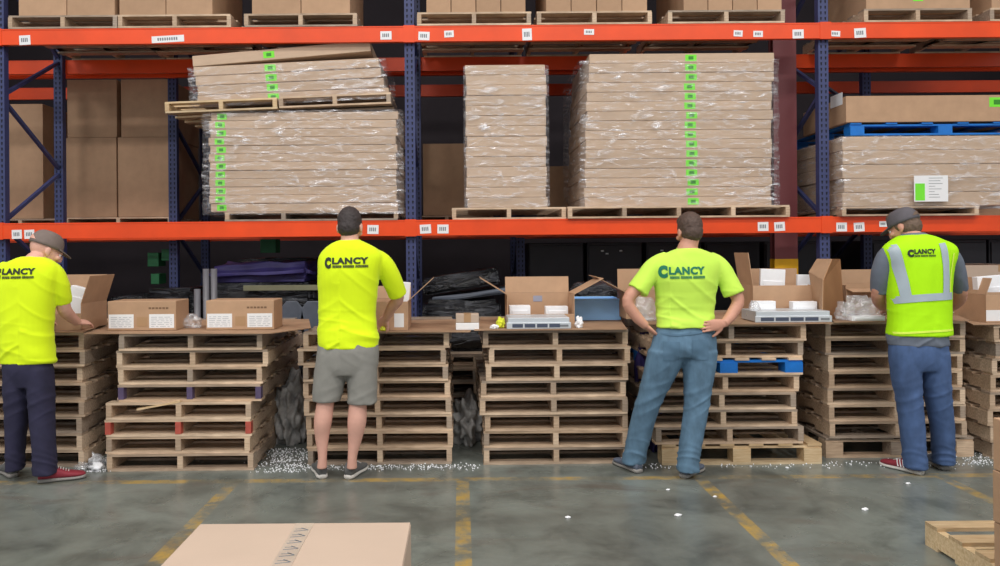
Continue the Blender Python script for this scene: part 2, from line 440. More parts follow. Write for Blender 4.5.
sheet('cardboard_sheet', [XY(973, 5.45), XY(1130, 5.45), XY(1080, 6.4), XY(948, 6.4)], TOPZ['at the right edge under the white foam carton'] + .004, 'brown cardboard sheet on the pallet stack at the right edge')
Zl = max(TOPZ['under the two closed cartons'], TOPZ['behind the man in navy trousers']) + .0085
Zl2 = Zl + .008
Zm = max(TOPZ['behind the man in grey shorts'], TOPZ['behind the blue bin table']) + .0085
Zm2 = Zm + .009
Zr = zr + .0085
Ze = TOPZ['at the right edge under the white foam carton'] + .0125

# ---------------------------------------------------------------- cartons
def carton(loc, w, d, h, label, group=None, m=card, rz=0, rot=None, tape=True, stickers=(), name='cardboard_carton', sm=white, bev=.004):
    """loc = front centre bottom; closed carton of a body with a taped lid seam and stickers"""
    root = empty(name, loc, label, 'carton', group, rz, rot)
    bm = bb(-w / 2, w / 2, 0, d, 0, h)
    obj('carton_body', bm, m, root, bev=bev)
    if tape:
        bm = nb(); box(bm, -.025, .025, .003, d - .003, h + .0002, h + .0012); box(bm, -.025, .025, -.001, -.0002, h - .06, h)
        obj('tape_strip', bm, tapem, root)
    for (x, z, sw, sh, mm, nm) in stickers:
        s = obj(nm, bb(x - sw / 2, x + sw / 2, -.0012, -.0002, z - sh / 2, z + sh / 2), mm, root)
        k = nb()
        if mm is green:
            box(k, x - sw * .22, x + sw * .22, -.0022, -.0013, z - sh * .25, z + sh * .25); obj('sticker_print', k, greend, s)
        else:
            n = max(3, int(sh / .016))
            for q in range(n):
                zz = z - sh * .4 + q * sh * .8 / n
                xx = x - sw * .42
                while xx < x + sw * .38:
                    ln = R.uniform(.015, .05)
                    box(k, xx, min(xx + ln, x + sw * .42), -.0022, -.0013, zz, zz + .003); xx += ln + .012
            obj('sticker_print', k, inkl, s)
    return root
def flat_stack(name, xa, xb, zs, Y, d, m, sticker_x, group, labelfn, jx=.012, tilt=None, z0=None):
    pass

# upper shelf loads (front row, second level)
ups = [(8, 117, 17, 114, 'far left', 2), (118, 231, 118, 212, 'left end, second pallet', 2), (244, 357, 251, 350, 'left of the first navy post', 2), (417, 531, 426, 526, 'just right of the first navy post', 4), (537, 652, 546, 648, 'centre of the middle bay', 4), (668, 785, 684, 783, 'left of the maroon column', 4), (864, 972, 867, 972, 'right bay', 1), (990, 1100, 993, 1098, 'far right edge', 2)]
wh = ['at the left end', 'second from left', 'left of the first navy post', 'right of the first navy post', 'over the narrow stack', 'over the wide stack', 'in the right bay', 'at the right edge']
for (pa, pb, ca, cb, nm, n), where in zip(ups, wh):
    Y = RF - .05
    xa, xb = X(pa, Y, 20), X(pb, Y, 20)
    pallet(((xa + xb) / 2, Y, L2 + .001), f'wooden pallet on the upper orange beam, {where}', 'pallets on the upper rack beam', w=xb - xa, h=.118, top=7)
    xa, xb = X(ca, Y, 8), X(cb, Y, 8); cw = (xb - xa) / n
    for k in range(n):
        st = [(0, .1, .09, .06, green, 'green_sticker')] if n == 1 else []
        pos = '' if n == 1 else [('left', 'right'), ('leftmost', 'second', 'third', 'rightmost')][n == 4][k] + ' of the load '
        carton((xa + cw * (k + .5), Y + .02, L2 + .1205), cw - .006, .95, 1.4, f"brown carton on the upper beam, {pos}{where}", 'cartons on the upper rack beam', m=card, stickers=st, rz=0)

# flat carton stacks, lower beam
def film_shell(loc, w, d, h, label, mat=None, top=False, amp=.008):
    bm = nb(); mat = mat or film
    nx, nz, ny = 40, 26, 14
    def grid(f, a, b):
        vs = [[bm.verts.new(f(i / a, j / b)) for j in range(b + 1)] for i in range(a + 1)]
        for i in range(a):
            for j in range(b): bm.faces.new((vs[i][j], vs[i + 1][j], vs[i + 1][j + 1], vs[i][j + 1]))
    grid(lambda u, v: (-w / 2 + w * u, 0, h * v), nx, nz)
    grid(lambda u, v: (-w / 2, d * u, h * v), ny, nz)
    grid(lambda u, v: (w / 2, d * u, h * v), ny, nz)
    grid(lambda u, v: (-w / 2 + w * u, d, h * v), nx, nz)
    if top: grid(lambda u, v: (-w / 2 + w * u, d * v, h), nx, ny)
    bmesh.ops.remove_doubles(bm, verts=bm.verts, dist=.0005)
    o = Vector(loc)
    for v in bm.verts:
        p = (v.co + o) * 4
        k = noise.noise(Vector((p.x, p.y, p.z * 3))) + .5 * noise.noise(p * 3)
        out = Vector((v.co.x / w * 2, (v.co.y / d - .5) * 2, 0))
        if abs(out.x) < .99: out.x = 0
        if abs(out.y) < .99: out.y = 0
        v.co += out * (amp * (1 + k * .9))
    return tag(obj('stretch_wrap', bm, mat, loc=loc, smooth=True), label, 'plastic wrap', 'clear film around carton stacks')
YS = RF + .0
# stack A (left bay, low wrapped) on a low skid
def pal_px(pa, pb, py, Y, h, label, **k):
    xa, xb = X(pa, Y, py), X(pb, Y, py)
    return pallet(((xa + xb) / 2, Y, L1 + .001), label, 'pallets on the lower rack beam', w=xb - xa, h=h, **k), (xa + xb) / 2
pal_px(225, 398, 215, YS - .05, .085, 'low wooden pallet under the wrapped cartons in the left bay', n_str=4, top=6)
n = 12; za = L1 + .0875; top = Z(300, 112, YS - .02); ph_ = (top - za) / n
xa, xb = X(209, YS, 160), X(399, YS, 160)
GA = 'flat cartons, wrapped low stack in the left bay'
for i in range(n):
    k = n - 1 - i
    carton(((xa + xb) / 2 + R.uniform(-.014, .014), YS - .02 + R.uniform(-.006, .006), za + i * ph_), xb - xa - .03, .95, ph_ - .0015, f'flat long carton, {nth(k, n)} of the wrapped stack under the tilted pallet', GA, m=cardflat, tape=False, name='flat_carton', bev=.006, stickers=[(-(xb - xa) / 2 + .115, ph_ / 2, .085, ph_ * .72, green, 'green_sticker')])
film_shell(((xa + xb) / 2, YS - .05, za - .03), xb - xa + .06, 1.01, top - za + .04, 'clear wrap around the low carton stack under the tilted pallet', amp=.012, top=True)
# tilted pale pallet and brown pallet, then five fanned cartons
tiltp = math.radians(-1.9)
zt = top + .016
xa, xb = X(168, YS, 112), X(279, YS, 112)
pallet(((xa + xb) / 2, YS - .07, zt - .01), 'pale tilted pallet overhanging the left of the wrapped carton stack', 'pallets on the carton stack', w=xb - xa, h=.1, m=woodp, rot=(0, tiltp, 0), L=1.1)
x2, x3 = X(280, YS, 105), X(392, YS, 105)
pallet(((x2 + x3) / 2, YS - .06, zt + .03), 'brown tilted pallet on the right of the wrapped carton stack', 'pallets on the carton stack', w=x3 - x2 - .01, h=.1, rot=(0, tiltp, 0), L=1.1)
fan = [(197, 389, 105.5, -1.9, .084), (197, 384, 96, -2.0, .084), (195, 381, 86.5, -2.2, .084), (193, 379, 77, -2.4, .084), (192, 371, 67.5, -4.6, .098)]
for i, (a, b, yl, ang, th) in enumerate(fan):
    A = W(a, yl, YS); B = X(b, YS, yl)
    w = B - A.x
    root = carton((A.x + w / 2, YS + .015, A.z + math.tan(math.radians(-ang)) * w / 2 + .01), w, .9, th, f'flat long carton, {nth(4 - i, 5)} of the fanned pile on the tilted pallets', 'flat cartons fanned on the tilted pallets', m=cardflat, tape=False, name='flat_carton', rot=(0, math.radians(ang), 0), bev=.006, stickers=[(X(273 - i, YS, 80) - A.x - w / 2, th / 2, .1, .06, green, 'green_sticker')])
fs = film_shell((X(289, YS, 70), YS - .03, Z(289, 104, YS) + .0), X(389, YS) - X(193, YS), .95, .36, 'clear wrap around the fanned cartons on the tilted pallets', amp=.006)
fs.rotation_euler = (0, math.radians(-2.3), 0)
# stack B narrow
pal_px(452, 566, 213, YS - .03, .105, 'wooden pallet under the tall narrow carton stack')
n = 14; za = L1 + .1065; top = Z(505, 64.5, YS); ph_ = (top - za) / n; xa, xb = X(465.5, YS, 130), X(547, YS, 130)
for i in range(n):
    carton(((xa + xb) / 2 + R.uniform(-.008, .008), YS + R.uniform(-.006, .006), za + i * ph_), xb - xa - .012, 1.0, ph_ - .0015, f'flat carton, {nth(n - 1 - i, n)} of the tall narrow stack', 'flat cartons of the tall narrow stack', m=cardflat, tape=False, name='flat_carton', bev=.006)
film_shell(((xa + xb) / 2, YS - .02, za - .02), xb - xa + .02, 1.05, top - za, 'clear wrap around the tall narrow carton stack', amp=.006)
# stack C wide
pal_px(568, 790, 213, YS - .08, .105, 'extra wide five-runner wooden pallet under the wide carton stack', n_str=5, L=1.25)
n = 16; za = L1 + .1065; top = Z(680, 53.5, YS); ph_ = (top - za) / n; 
for i in range(n):
    u = i / (n - 1); xa, xb = X(583 + 5 * u, YS, 130), X(771 + 3 * u, YS, 130)
    carton(((xa + xb) / 2 + R.uniform(-.01, .01), YS - .01 + R.uniform(-.006, .006), za + i * ph_), xb - xa - .012, 1.05, ph_ - .0015, f'flat long carton, {nth(n - 1 - i, n)} of the wide stack with a green sticker column', 'flat cartons of the wide stack', m=cardflat, tape=False, name='flat_carton', bev=.006, stickers=[(X(691 - u * 2 + 2, YS) - (xa + xb) / 2, ph_ / 2, .1, ph_ * .68, green, 'green_sticker')])
film_shell((X(679, YS), YS - .035, za - .02), X(776, YS) - X(581, YS), 1.11, top - za - .05, 'clear wrap around the wide carton stack', amp=.012)
# load D right bay
pal_px(842, 979, 212, YS - .1, .085, 'grey wooden pallet under the wrapped cartons in the right bay', n_str=3)
n = 5; za = L1 + .087; top = Z(920, 136, YS - .1); ph_ = (top - za) / n; xa = X(843, YS - .1, 170); xb = xa + 1.75
for i in range(n):
    st = [(X(928, YS) - (xa + xb) / 2 + .02, ph_ * .6, .22, ph_ * .5, white, 'shipping_label')] if 0 else []
    carton(((xa + xb) / 2 + R.uniform(-.01, .01), YS - .1 + R.uniform(-.006, .006), za + i * ph_), xb - xa, 1.1, ph_ - .0015, f'flat long carton, {nth(n - 1 - i, n)} of the wrapped stack under the blue pallet', 'flat cartons under the blue pallet', m=cardflat, tape=False, name='flat_carton', bev=.006)
filmD = film_shell(((xa + xb) / 2, YS - .13, za - .03), xb - xa + .05, 1.16, top - za + .03, 'clear wrap around the cartons under the blue pallet', amp=.01, top=True)
c = W(931, 188.5, YS - .15)
lab = obj('shipping_label', bb(-.15, .15, -.001, 0, -.115, .115), white, filmD, loc=(c - filmD.location))
lab['label'] = 'white shipping sheet with green patch'
obj('green_patch', bb(-.14, -.055, -.0022, -.0012, -.105, .045), green, lab)
k = nb()
for q in range(8): box(k, -.02, .02 + .09 * R.random(), -.0022, -.0012, .09 - q * .024, .094 - q * .024)
obj('print_lines', k, inkg, lab)
zb = top + .016
xa = X(847, YS - .05, 128)
bp = pallet((xa + .88, YS - .05, zb), 'bright blue pallet between the wrapped cartons and the long single carton', 'pallets on the carton stack', w=1.7, h=.115, m=bluepal, style='block')
carton((X(846, YS - .06, 108) + .85, YS - .06, zb + .117), 1.7, .85, .235, 'long single carton with a white corner label on the blue pallet', None, m=card, tape=False, stickers=[(.50, .17, .14, .085, green, 'green_sticker')])
ck = W(838.5, 102, YS + .15)
tag(obj('corner_label', bb(X(846, YS - .06, 108) - .0025, X(846, YS - .06, 108) - .001, YS + .0, YS + .22, ck.z - .05, ck.z + .06), white), 'white label on the left end of the long single carton', 'label')

# rear row loads
RB = 8.2
def pxl(a, b, y, Y): return X(a, Y, y), X(b, Y, y)
for a, b, l in ((64, 116.5, 'left'), (118, 170, 'right')):
    xa, xb = pxl(a, b, 180, RB); z0 = Z(118, 217, RB); zmid = Z(118, 137, RB); zt_ = Z(118, 79, RB)
    carton(((xa + xb) / 2, RB, z0), xb - xa, .9, zmid - z0 - .004, f'tall dim brown carton on the rear rack, lower {l} of four', 'dim cartons on the rear rack', m=card, tape=False)
    carton(((xa + xb) / 2 + .015, RB + .02, zmid), xb - xa - .03, .9, zt_ - zmid, f'dim brown carton on the rear rack, upper {l} of four', 'dim cartons on the rear rack', m=card, tape=False)
pallet((X(118, RB, 220), RB, L1 + .001), 'dark pallet under the four dim cartons on the rear rack', 'pallets on the rear rack', w=1.15, h=Z(118, 217, RB) - L1 - .003)
pallet((X(20, RB, 220), RB, L1 + .001), 'dark pallet on the rear rack behind the left edge braces', 'pallets on the rear rack', w=1.0, h=.1)
carton((X(6, RB, 180), RB + .02, L1 + .103), .78, .9, Z(20, 103, RB) - L1 - .11, 'tall dim wrapped carton behind the braces at the left edge', None, m=card, tape=False)
xa, xb = pxl(423, 470, 180, RB); pallet(((xa + xb) / 2, RB, L1 + .001), 'dark pallet on the rear rack left of the narrow stack', 'pallets on the rear rack', w=1.0, h=.1)
carton(((xa + xb) / 2, RB, L1 + .103), xb - xa, .9, Z(445, 143, RB) - L1 - .11, 'dim brown carton on the rear rack left of the narrow stack', None, m=card, tape=False)
xa, xb = pxl(548, 572, 180, RB)
carton(((xa + xb) / 2 + .15, RB, L1 + .003), .62, .9, .62, 'dim carton on the rear rack seen between the narrow and wide stacks', None, m=card, tape=False)
carton((X(953, 8.25, 88), 8.25, 3.06), .46, .3, .09, 'small pale carton high behind the long single carton', None, m=cardflat, tape=False)
pallet((X(953, 8.25, 88), 8.22, 2.93), 'dark pallet high behind the long single carton', 'pallets on the rear rack', w=1.0, h=.12)
carton((X(953, 8.25, 88), 8.23, L1 + .003), 1.2, .95, 1.11, 'tall dim carton on the rear rack behind the blue pallet', None, m=card, tape=False)
orb = nb(); box(orb, -.08, .08, 0, .05, 0, .14)

# ---------------------------------------------------------------- things on the tables
def open_carton(loc, w, d, h, label, flaps, rz=0, front_h=None, group='open cartons on the tables', sticker=None, m=card, back_h=None):
    """flaps: dict side -> (length, outward angle from vertical in degrees)"""
    root = empty('open_carton', loc, label, 'carton', group, rz)
    t = .005; fh = h if front_h is None else front_h; bh = h if back_h is None else back_h
    bm = nb()
    box(bm, -w / 2, w / 2, 0, d, 0, t)
    box(bm, -w / 2, w / 2, 0, t, t, fh); box(bm, -w / 2, w / 2, d - t, d, t, bh)
    box(bm, -w / 2, -w / 2 + t, t, d - t, t, h); box(bm, w / 2 - t, w / 2, t, d - t, t, h)
    obj('carton_walls', bm, m, root)
    for s, (ln, ang) in flaps.items():
        a = math.radians(ang); bm = nb()
        if s in 'LR':
            sg = -1 if s == 'L' else 1
            box(bm, -t / 2, t / 2, .004, d - .004, 0, ln)
            obj('flap', bm, m, root, loc=(sg * (w / 2 - t / 2), 0, h + .0005), rot=(0, sg * a, 0))
        else:
            sg = -1 if s == 'F' else 1
            box(bm, -w / 2 + .003, w / 2 - .003, -t / 2, t / 2, 0, ln)
            obj('flap', bm, m, root, loc=(0, (t / 2 if s == 'F' else d - t / 2), (fh if s == 'F' else bh) + .0005), rot=(-sg * a, 0, 0))
    if sticker:
        x, z, sw, sh = sticker
        obj('shipping_label', bb(x - sw / 2, x + sw / 2, -.0012, -.0002, z - sh / 2, z + sh / 2), white, root)
    return root
# two closed cartons
for a, b, l in ((107.5, 176, 'left of the two'), (206, 274, 'right of the two')):
    Y = 5.5; xa, xb = pxl(a, b, 315, Y)
    w = xb - xa
    c = carton(((xa + xb) / 2, Y, Zl), w, .26, .213, f'closed brown carton with two white labels on the table, {l}', 'closed cartons on the table', tape=False, stickers=[(-w * .3, .068, .18, .10, white, 'shipping_label'), (w * .29, .068, .18, .10, white, 'shipping_label')])
    bm = nb(); box(bm, -w / 2 + .01, w / 2 - .01, .127, .133, .2132, .2142); obj('lid_seam', bm, inkb, c)
    bm = nb(); box(bm, -.035, .04, -.0015, -.0003, .03, .098); obj('tape_tab', bm, tapem, c)
    bm = nb()
    for q in range(6): box(bm, .05 + q * .025, .068 + q * .025, -.0012, -.0003, .155, .168)
    obj('print_marks', bm, inkb, c)
# carton worked on by man 1
Y = 5.5; xr = X(81, Y, 300)
open_carton((xr - .27, Y, Zl2), .54, .4, .19, 'open carton holding white foam in front of the man in the brown cap', {'B': (.2, 4), 'R': (.21, 18)}, front_h=.12, m=card)
def foam_block(loc, w, d, h, label, rz=0, ry=0, rx=0, m=foamw):
    bm = nb(); box(bm, -w / 2, w / 2, 0, d, 0, h)
    box(bm, -w / 2 + .02, w / 2 - .02, -.006, 0, h * .25, h * .75) if w > .12 else None
    return tag(obj('foam_block', bm, m, loc=loc, rot=(rx, ry, rz), bev=.004), label, 'foam', 'white foam packing pieces')
c = W(72, 299, 5.66); foam_block((c.x, 5.66, Zl2 + .006), .17, .06, .30, 'white foam slab standing in the carton of the man in the brown cap', ry=.26)
# man 2 carton
Y = 5.47; xr = X(408, Y, 310)
open_carton((xr - .27, Y, Zm), .54, .36, .205, 'open carton with a white label in front of the man in grey shorts', {'R': (.24, 48), 'B': (.1, 20)}, sticker=(.205, .07, .07, .1))
foam_block((X(400, 5.6, 290), 5.6, Zm + .006), .09, .05, .335, 'white foam slab standing in the carton by the man in grey shorts', ry=.1)
# small parcels
Y = 5.43
c = W(467.5, 331, Y)
pw = tag(obj('paper_box', bb(-.083, .083, 0, .12, 0, .05), white, loc=(c.x, Y, Zm + .0005), bev=.004), 'small flat white box at the edge of the table under a tan parcel', 'box')
carton((c.x, Y + .005, Zm + .052), .165, .11, .062, 'small tan parcel lying on a white box between two pallet stacks', None, m=cardpale)
# carton 3 with its parts
Y = 5.68; xa, xb = pxl(505, 569, 305, Y + .3)
oc = open_carton(((xa + xb) / 2, Y, Zm2), xb - xa, .3, .225, 'open carton with three raised flaps behind a silver unit in the middle', {'B': (.125, 6), 'L': (.24, 58), 'R': (.25, 62)}, front_h=.08)
obj('grey_sticker', bb(-.03, .04, .292, .2945, .155, .2), plain('grey_sticker_paper', srgb(150, 152, 170)), oc)
foam_block((X(520, 5.78, 315), 5.78, Zm2 + .006), .16, .1, .13, 'white foam end cap, left in the middle open carton')
foam_block((X(557, 5.8, 315), 5.8, Zm2 + .006), .17, .1, .12, 'white foam end cap, right in the middle open carton')
def device(px0, px1, Y, zb, label, n=4, rz=0):
    xa, xb = pxl(px0, px1, 325, Y); w = xb - xa
    root = empty('rack_unit', ((xa + xb) / 2, Y, zb), label, 'electronic unit', 'silver rack units on the tables', rz)
    obj('chassis', bb(-w / 2, w / 2, 0, .28, .004, .078), steelg, root, bev=.003)
    obj('front_bezel', bb(-w / 2 - .01, w / 2 + .01, -.012, 0, .0, .046), steelg, root, bev=.003)
    for k in range(n):
        a = -w / 2 + .03 + k * (w * .8 / n)
        obj('vent_slot', bb(a, a + w * .8 / n - .012, -.0135, -.012, .010, .036), slotm, root)
    obj('handle', bb(w / 2 - .07, w / 2 - .01, -.0165, -.012, .016, .03), inkg, root)
    return root
device(508, 569.5, 5.4, Zm2, 'silver rack unit in front of the open carton beside the blue bin', 4)
device(756, 830, 5.4, Zr, 'silver rack unit in front of the carton left of the maroon post base', 4)
# blue bin
Y = 6.0; xa, xb = pxl(569, 621, 305, Y)
root = empty('blue_bin', ((xa + xb) / 2, Y, Zm2), 'light blue plastic bin behind the table right of the middle carton', 'bin')
bm = nb(); w = xb - xa
for a in ((-w / 2, w / 2, 0, .006, 0, .17), (-w / 2, w / 2, .3, .306, 0, .17), (-w / 2, -w / 2 + .006, 0, .3, 0, .17), (w / 2 - .006, w / 2, 0, .3, 0, .17), (-w / 2, w / 2, 0, .306, 0, .006)): box(bm, *a)
obj('bin_body', bm, bluebin, root, bev=.003)
obj('rim', bb(-w / 2 - .008, w / 2 + .008, -.008, .0, .155, .172), bluebin, root, bev=.003)
def lump(name, loc, sx, sy, sz, m, label, cat, group=None, amp=.35, fr=3, sub=4, rz=0):
    bm = nb(); bmesh.ops.create_icosphere(bm, subdivisions=sub, radius=1)
    o = Vector(loc)
    for v in bm.verts:
        k = 1 + amp * noise.noise(v.co * fr * .5 + o * 3) + amp * .5 * noise.noise(v.co * fr + o)
        v.co = Vector((v.co.x * sx * k, v.co.y * sy * k, v.co.z * sz * k))
        if v.co.z < -sz * .7: v.co.z = -sz * .7
    return tag(obj(name, bm, m, loc=(loc[0], loc[1], loc[2] + sz * .7), rz=rz, smooth=sub > 2), label, cat, group)
lump('plastic_bag', (X(596, 6.5, 290), 6.42, Zm2), .24, .1, .17, blackwrap, 'crumpled dark blue plastic bag behind the light blue bin', 'plastic bag')
lump('yellow_glove', (X(500.5, 5.5, 316), 5.5, Zm2), .03, .025, .04, yelrag, 'yellow glove lying beside the middle open carton', 'glove', amp=.6)
lump('foam_scrap', (X(579, 5.47, 320), 5.47, Zm2), .028, .03, .045, foamw, 'white foam scrap on the table below the blue bin', 'foam scrap', 'foam scraps', amp=.5)
lump('foam_scrap', (X(494, 5.5, 320), 5.44, Zm2), .03, .03, .016, foamw, 'small white foam scrap left of the middle silver unit', 'foam scrap', 'foam scraps', amp=.5)
lump('tape_end', (X(384, 5.5, 333), 5.42, Zm), .02, .02, .02, yelrag, 'yellow green ball at the hand of the man in grey shorts', 'ball', amp=.3)
# carton behind man 3
Y = 5.75; xa, xb = pxl(626, 690, 300, Y)
open_carton(((xa + xb) / 2, Y, Zr), xb - xa, .32, .2, 'open carton half hidden behind the man with hands on hips', {'L': (.26, 62), 'B': (.17, 3)}, front_h=.16)
lump('plastic_bag', (X(645, 5.6, 315), 5.6, Zr), .09, .07, .1, filmlite, 'clear bag by the elbow of the man with hands on hips', 'plastic bag', 'clear plastic bags', sub=4)
# carton 4
Y = 5.74; xa, xb = pxl(753, 815, 300, Y)
open_carton(((xa + xb) / 2, Y, Zr), xb - xa, .3, .245, 'open carton with tall left flap and two white foam sheets', {'L': (.25, 8), 'B': (.12, 4)})
foam_block((X(771, 5.83, 276), 5.83, Zr + .006), .19, .03, .36, 'large white foam sheet, left in the carton with the tall flap', ry=.05)
foam_block((X(805, 5.85, 281), 5.85, Zr + .006), .125, .03, .315, 'small white foam sheet, right in the carton with the tall flap', ry=.02)
foam_block((X(764, 5.64, 309), 5.62, Zr), .16, .07, .135, 'white foam end cap behind the right silver unit, left one', m=foamw)
foam_block((X(804, 5.64, 309), 5.62, Zr), .18, .07, .13, 'white foam end cap behind the right silver unit, right one')
lump('plastic_bag', (X(758, 5.5, 318), 5.7 - .14, Zr), .05, .04, .08, filmlite, 'clear bag left of the right silver unit', 'plastic bag', 'clear plastic bags')
# upright carton on end
root = empty('folded_carton', (X(824, 5.6, 300), 5.6, Zr), 'empty brown carton standing on end beside the right silver unit', 'carton')
def pf(L_, m_, nm):
    bm = nb(); vs = []
    for px, py, Y in L_:
        c = W(px, py, Y); 
        if py > 300: c.z = Zr + .002
        vs.append(bm.verts.new(c - root.location))
    bm.faces.new(vs); bmesh.ops.triangulate(bm, faces=bm.faces)
    o = obj(nm, bm, m_, root); sd = o.modifiers.new('s', 'SOLIDIFY'); sd.thickness = .005; sd.offset = 0
pf([(815.5, 309, 5.74), (822, 312, 5.50), (823, 280, 5.50), (809, 272, 5.74)], card, 'side_panel')
pf([(809, 272, 5.74), (823, 280, 5.50), (832, 259, 5.60), (817, 259, 5.84)], card, 'flap')
pf([(822.5, 312, 5.50), (844, 305, 5.78), (840, 259, 5.80), (832, 259, 5.60), (823.5, 280, 5.50)], cardin, 'inner_panel')
# carton left of man 4
Y = 5.8; xa, xb = pxl(846, 900, 300, Y)
open_carton(((xa + xb) / 2, Y, Zr), xb - xa, .3, .24, 'open carton on the table just left of the man in the vest', {'B': (.11, 8), 'F': (.1, 100)}, front_h=.21)
for k, (px, sx, sz) in enumerate(((843, .06, .075), (856, .085, .1), (874, .085, .085))):
    lump('plastic_bag', (X(px, 5.55, 315), 5.53 + .02 * k, Zr), sx, .06, sz, filmlite, f"clear crumpled plastic bag, {['nearest the upright carton', 'middle', 'nearest the vest'][k]} of three on the table", 'plastic bag', 'clear plastic bags', amp=.5)
foam_block((X(868, 5.45, 320), 5.44, Zr), .24, .08, .035, 'low white foam strip on the table at the elbow of the man in the vest')
# carton right of man 4
Y = 5.56; xl = X(986, Y, 300)
open_carton((xl + .25, Y, Ze), .5, .36, .2, 'open carton with white foam at the right edge', {'L': (.13, -20), 'F': (.02, 0)}, sticker=(-.15, .05, .2, .08))
foam_block((xl + .13, Y + .1, Ze + .006), .2, .06, .33, 'white foam block standing in the carton at the right edge', ry=-.08)
# pale stack behind right
xa, xb = pxl(962, 1040, 280, 7.0)
pallet(((xa + xb) / 2, 7.0, 1.1), 'pale pallet on the low pile behind the right edge carton', 'pallets stored under the rack', w=xb - xa, h=.11, m=woodp)
carton(((xa + xb) / 2, 7.0, 1.2105), xb - xa - .05, .8, .14, 'low pale carton on a pallet behind the right edge carton', None, m=cardpale)
carton(((xa + xb) / 2, 7.02, 0.0), xb - xa - .04, .8, 1.099, 'tall brown carton on the floor under the pale pallet at right', None, m=card, tape=False)

rollm = plain('film_roll_grey', srgb(112, 110, 116), .35, var=.2, stretch=(8, 8, 1))
# ---------------------------------------------------------------- ground level under the rack
def soft_box(name, loc, w, d, h, m, label, cat, group=None, amp=.02, rz=0, r=.05):
    bm = bb(-w / 2, w / 2, 0, d, 0, h)
    bmesh.ops.bevel(bm, geom=bm.edges, offset=r, segments=3, affect='EDGES')
    bmesh.ops.triangulate(bm, faces=bm.faces)
    bmesh.ops.subdivide_edges(bm, edges=bm.edges, cuts=4, use_grid_fill=True)
    o = Vector(loc)
    for v in bm.verts:
        if v.co.z > .02: v.co += Vector((noise.noise((v.co + o) * 5), noise.noise((v.co + o) * 5 + Vector((9, 0, 0))), noise.noise((v.co + o) * 4 + Vector((0, 7, 0))))) * amp
        else: v.co.z = max(v.co.z, 0)
    return tag(obj(name, bm, m, loc=loc, rz=rz, smooth=True), label, cat, group)
G0 = 'wrapped goods under the rack'
soft_box('wrapped_crate', (X(262, 7.1, 280), 7.05, .0), .95, .8, 1.24, blackwrap, 'dark wrapped crate below the purple tarp under the rack', 'crate', G0)
soft_box('tarp', (X(258, 7.05, 262), 7.02, 1.245), .98, .85, .17, tarp, 'purple tarp lying over the dark crate behind the closed cartons', 'tarp', amp=.05, r=.07)
tag(obj('khaki_board', bb(-.36, .36, 0, .012, 0, .05), khaki, loc=(X(282, 6.98, 282), 6.99, 1.17), bev=.003), 'khaki board leaning against the dark crate under the tarp', 'board')
for k, px in enumerate((292, 313)):
    r_ = empty('plastic_chair', (X(px, 6.72, 305), 6.70, .0), ['grey plastic chair behind the carton, nearer the closed cartons', 'grey plastic chair half hidden by the man in grey shorts'][k], 'chair', 'grey plastic chairs under the rack')
    bm = nb()
    prof = [(-.13, .5), (.13, .5), (.145, .9), (.12, 1.03), (.06, 1.09), (-.06, 1.09), (-.12, 1.03), (-.145, .9)]
    prism(bm, [(a * .8, b) for a, b in prof], .0, .025); obj('backrest', bm, greyplas, r_, bev=.006)
    obj('seat', bb(-.13, .13, -.001 - .0, .001, .45, .46) if 0 else bb(-.12, .12, .03, .33, .44, .47), greyplas, r_, bev=.006)
    for lx in (-.1, .1):
        for ly in (.05, .31): obj('leg', bb(lx - .012, lx + .012, ly - .012, ly + .012, 0, .44), greyplas, r_)
soft_box('wrapped_crate', (X(170, 7.3, 280), 7.25, .0), .5, .6, 1.18, blackwrap, 'tall dark wrapped crate between the two closed cartons', 'crate', G0)
r_ = empty('film_roll_stand', (X(211, 6.9, 290), 6.75, 0), 'pair of clear film rolls standing behind the closed cartons', 'film roll')
for dx, hh in ((-.09, 1.2), (-.01, 1.38), (.06, 1.38)):
    bm = nb(); bmesh.ops.create_cone(bm, segments=20, radius1=.028, radius2=.028, depth=hh, cap_ends=True)
    obj('roll', bm, rollm, r_, loc=(dx, .05, hh / 2), smooth=True)
lump('plastic_bag', (X(196, 5.75, 322), 5.68, Zl), .07, .05, .05, filmlite, 'clear bag between the two closed cartons', 'plastic bag', 'clear plastic bags', amp=.6)
# green boxes at the back
for k, (px, py, s) in enumerate(((153, 261, .12), (166, 256, .1), (155, 280, .09), (268, 245, .17))):
    c = W(px, py, 8.25)
    carton((c.x, 8.25, c.z - s / 2), s, .2, s * 1.25, 'small green box on the rear rack, ' + ['left of the rear navy post', 'touching the rear navy post', 'lower than the other green boxes', 'right below the beam over the tarp'][k], 'green boxes on the rear rack', m=greenb, tape=False, name='green_box')
for px, zt_, wd in ((128, Z(153, 289, 8.2), .5), (275, Z(268, 251, 8.2), .9)):
    soft_box('wrapped_crate', (X(px, 8.2, 280), 8.19, 0), wd, .8, zt_ - .08, blackwrap, 'dark crate on the floor of the rear rack, ' + ('left' if px < 200 else 'behind the tarp'), 'crate', G0)
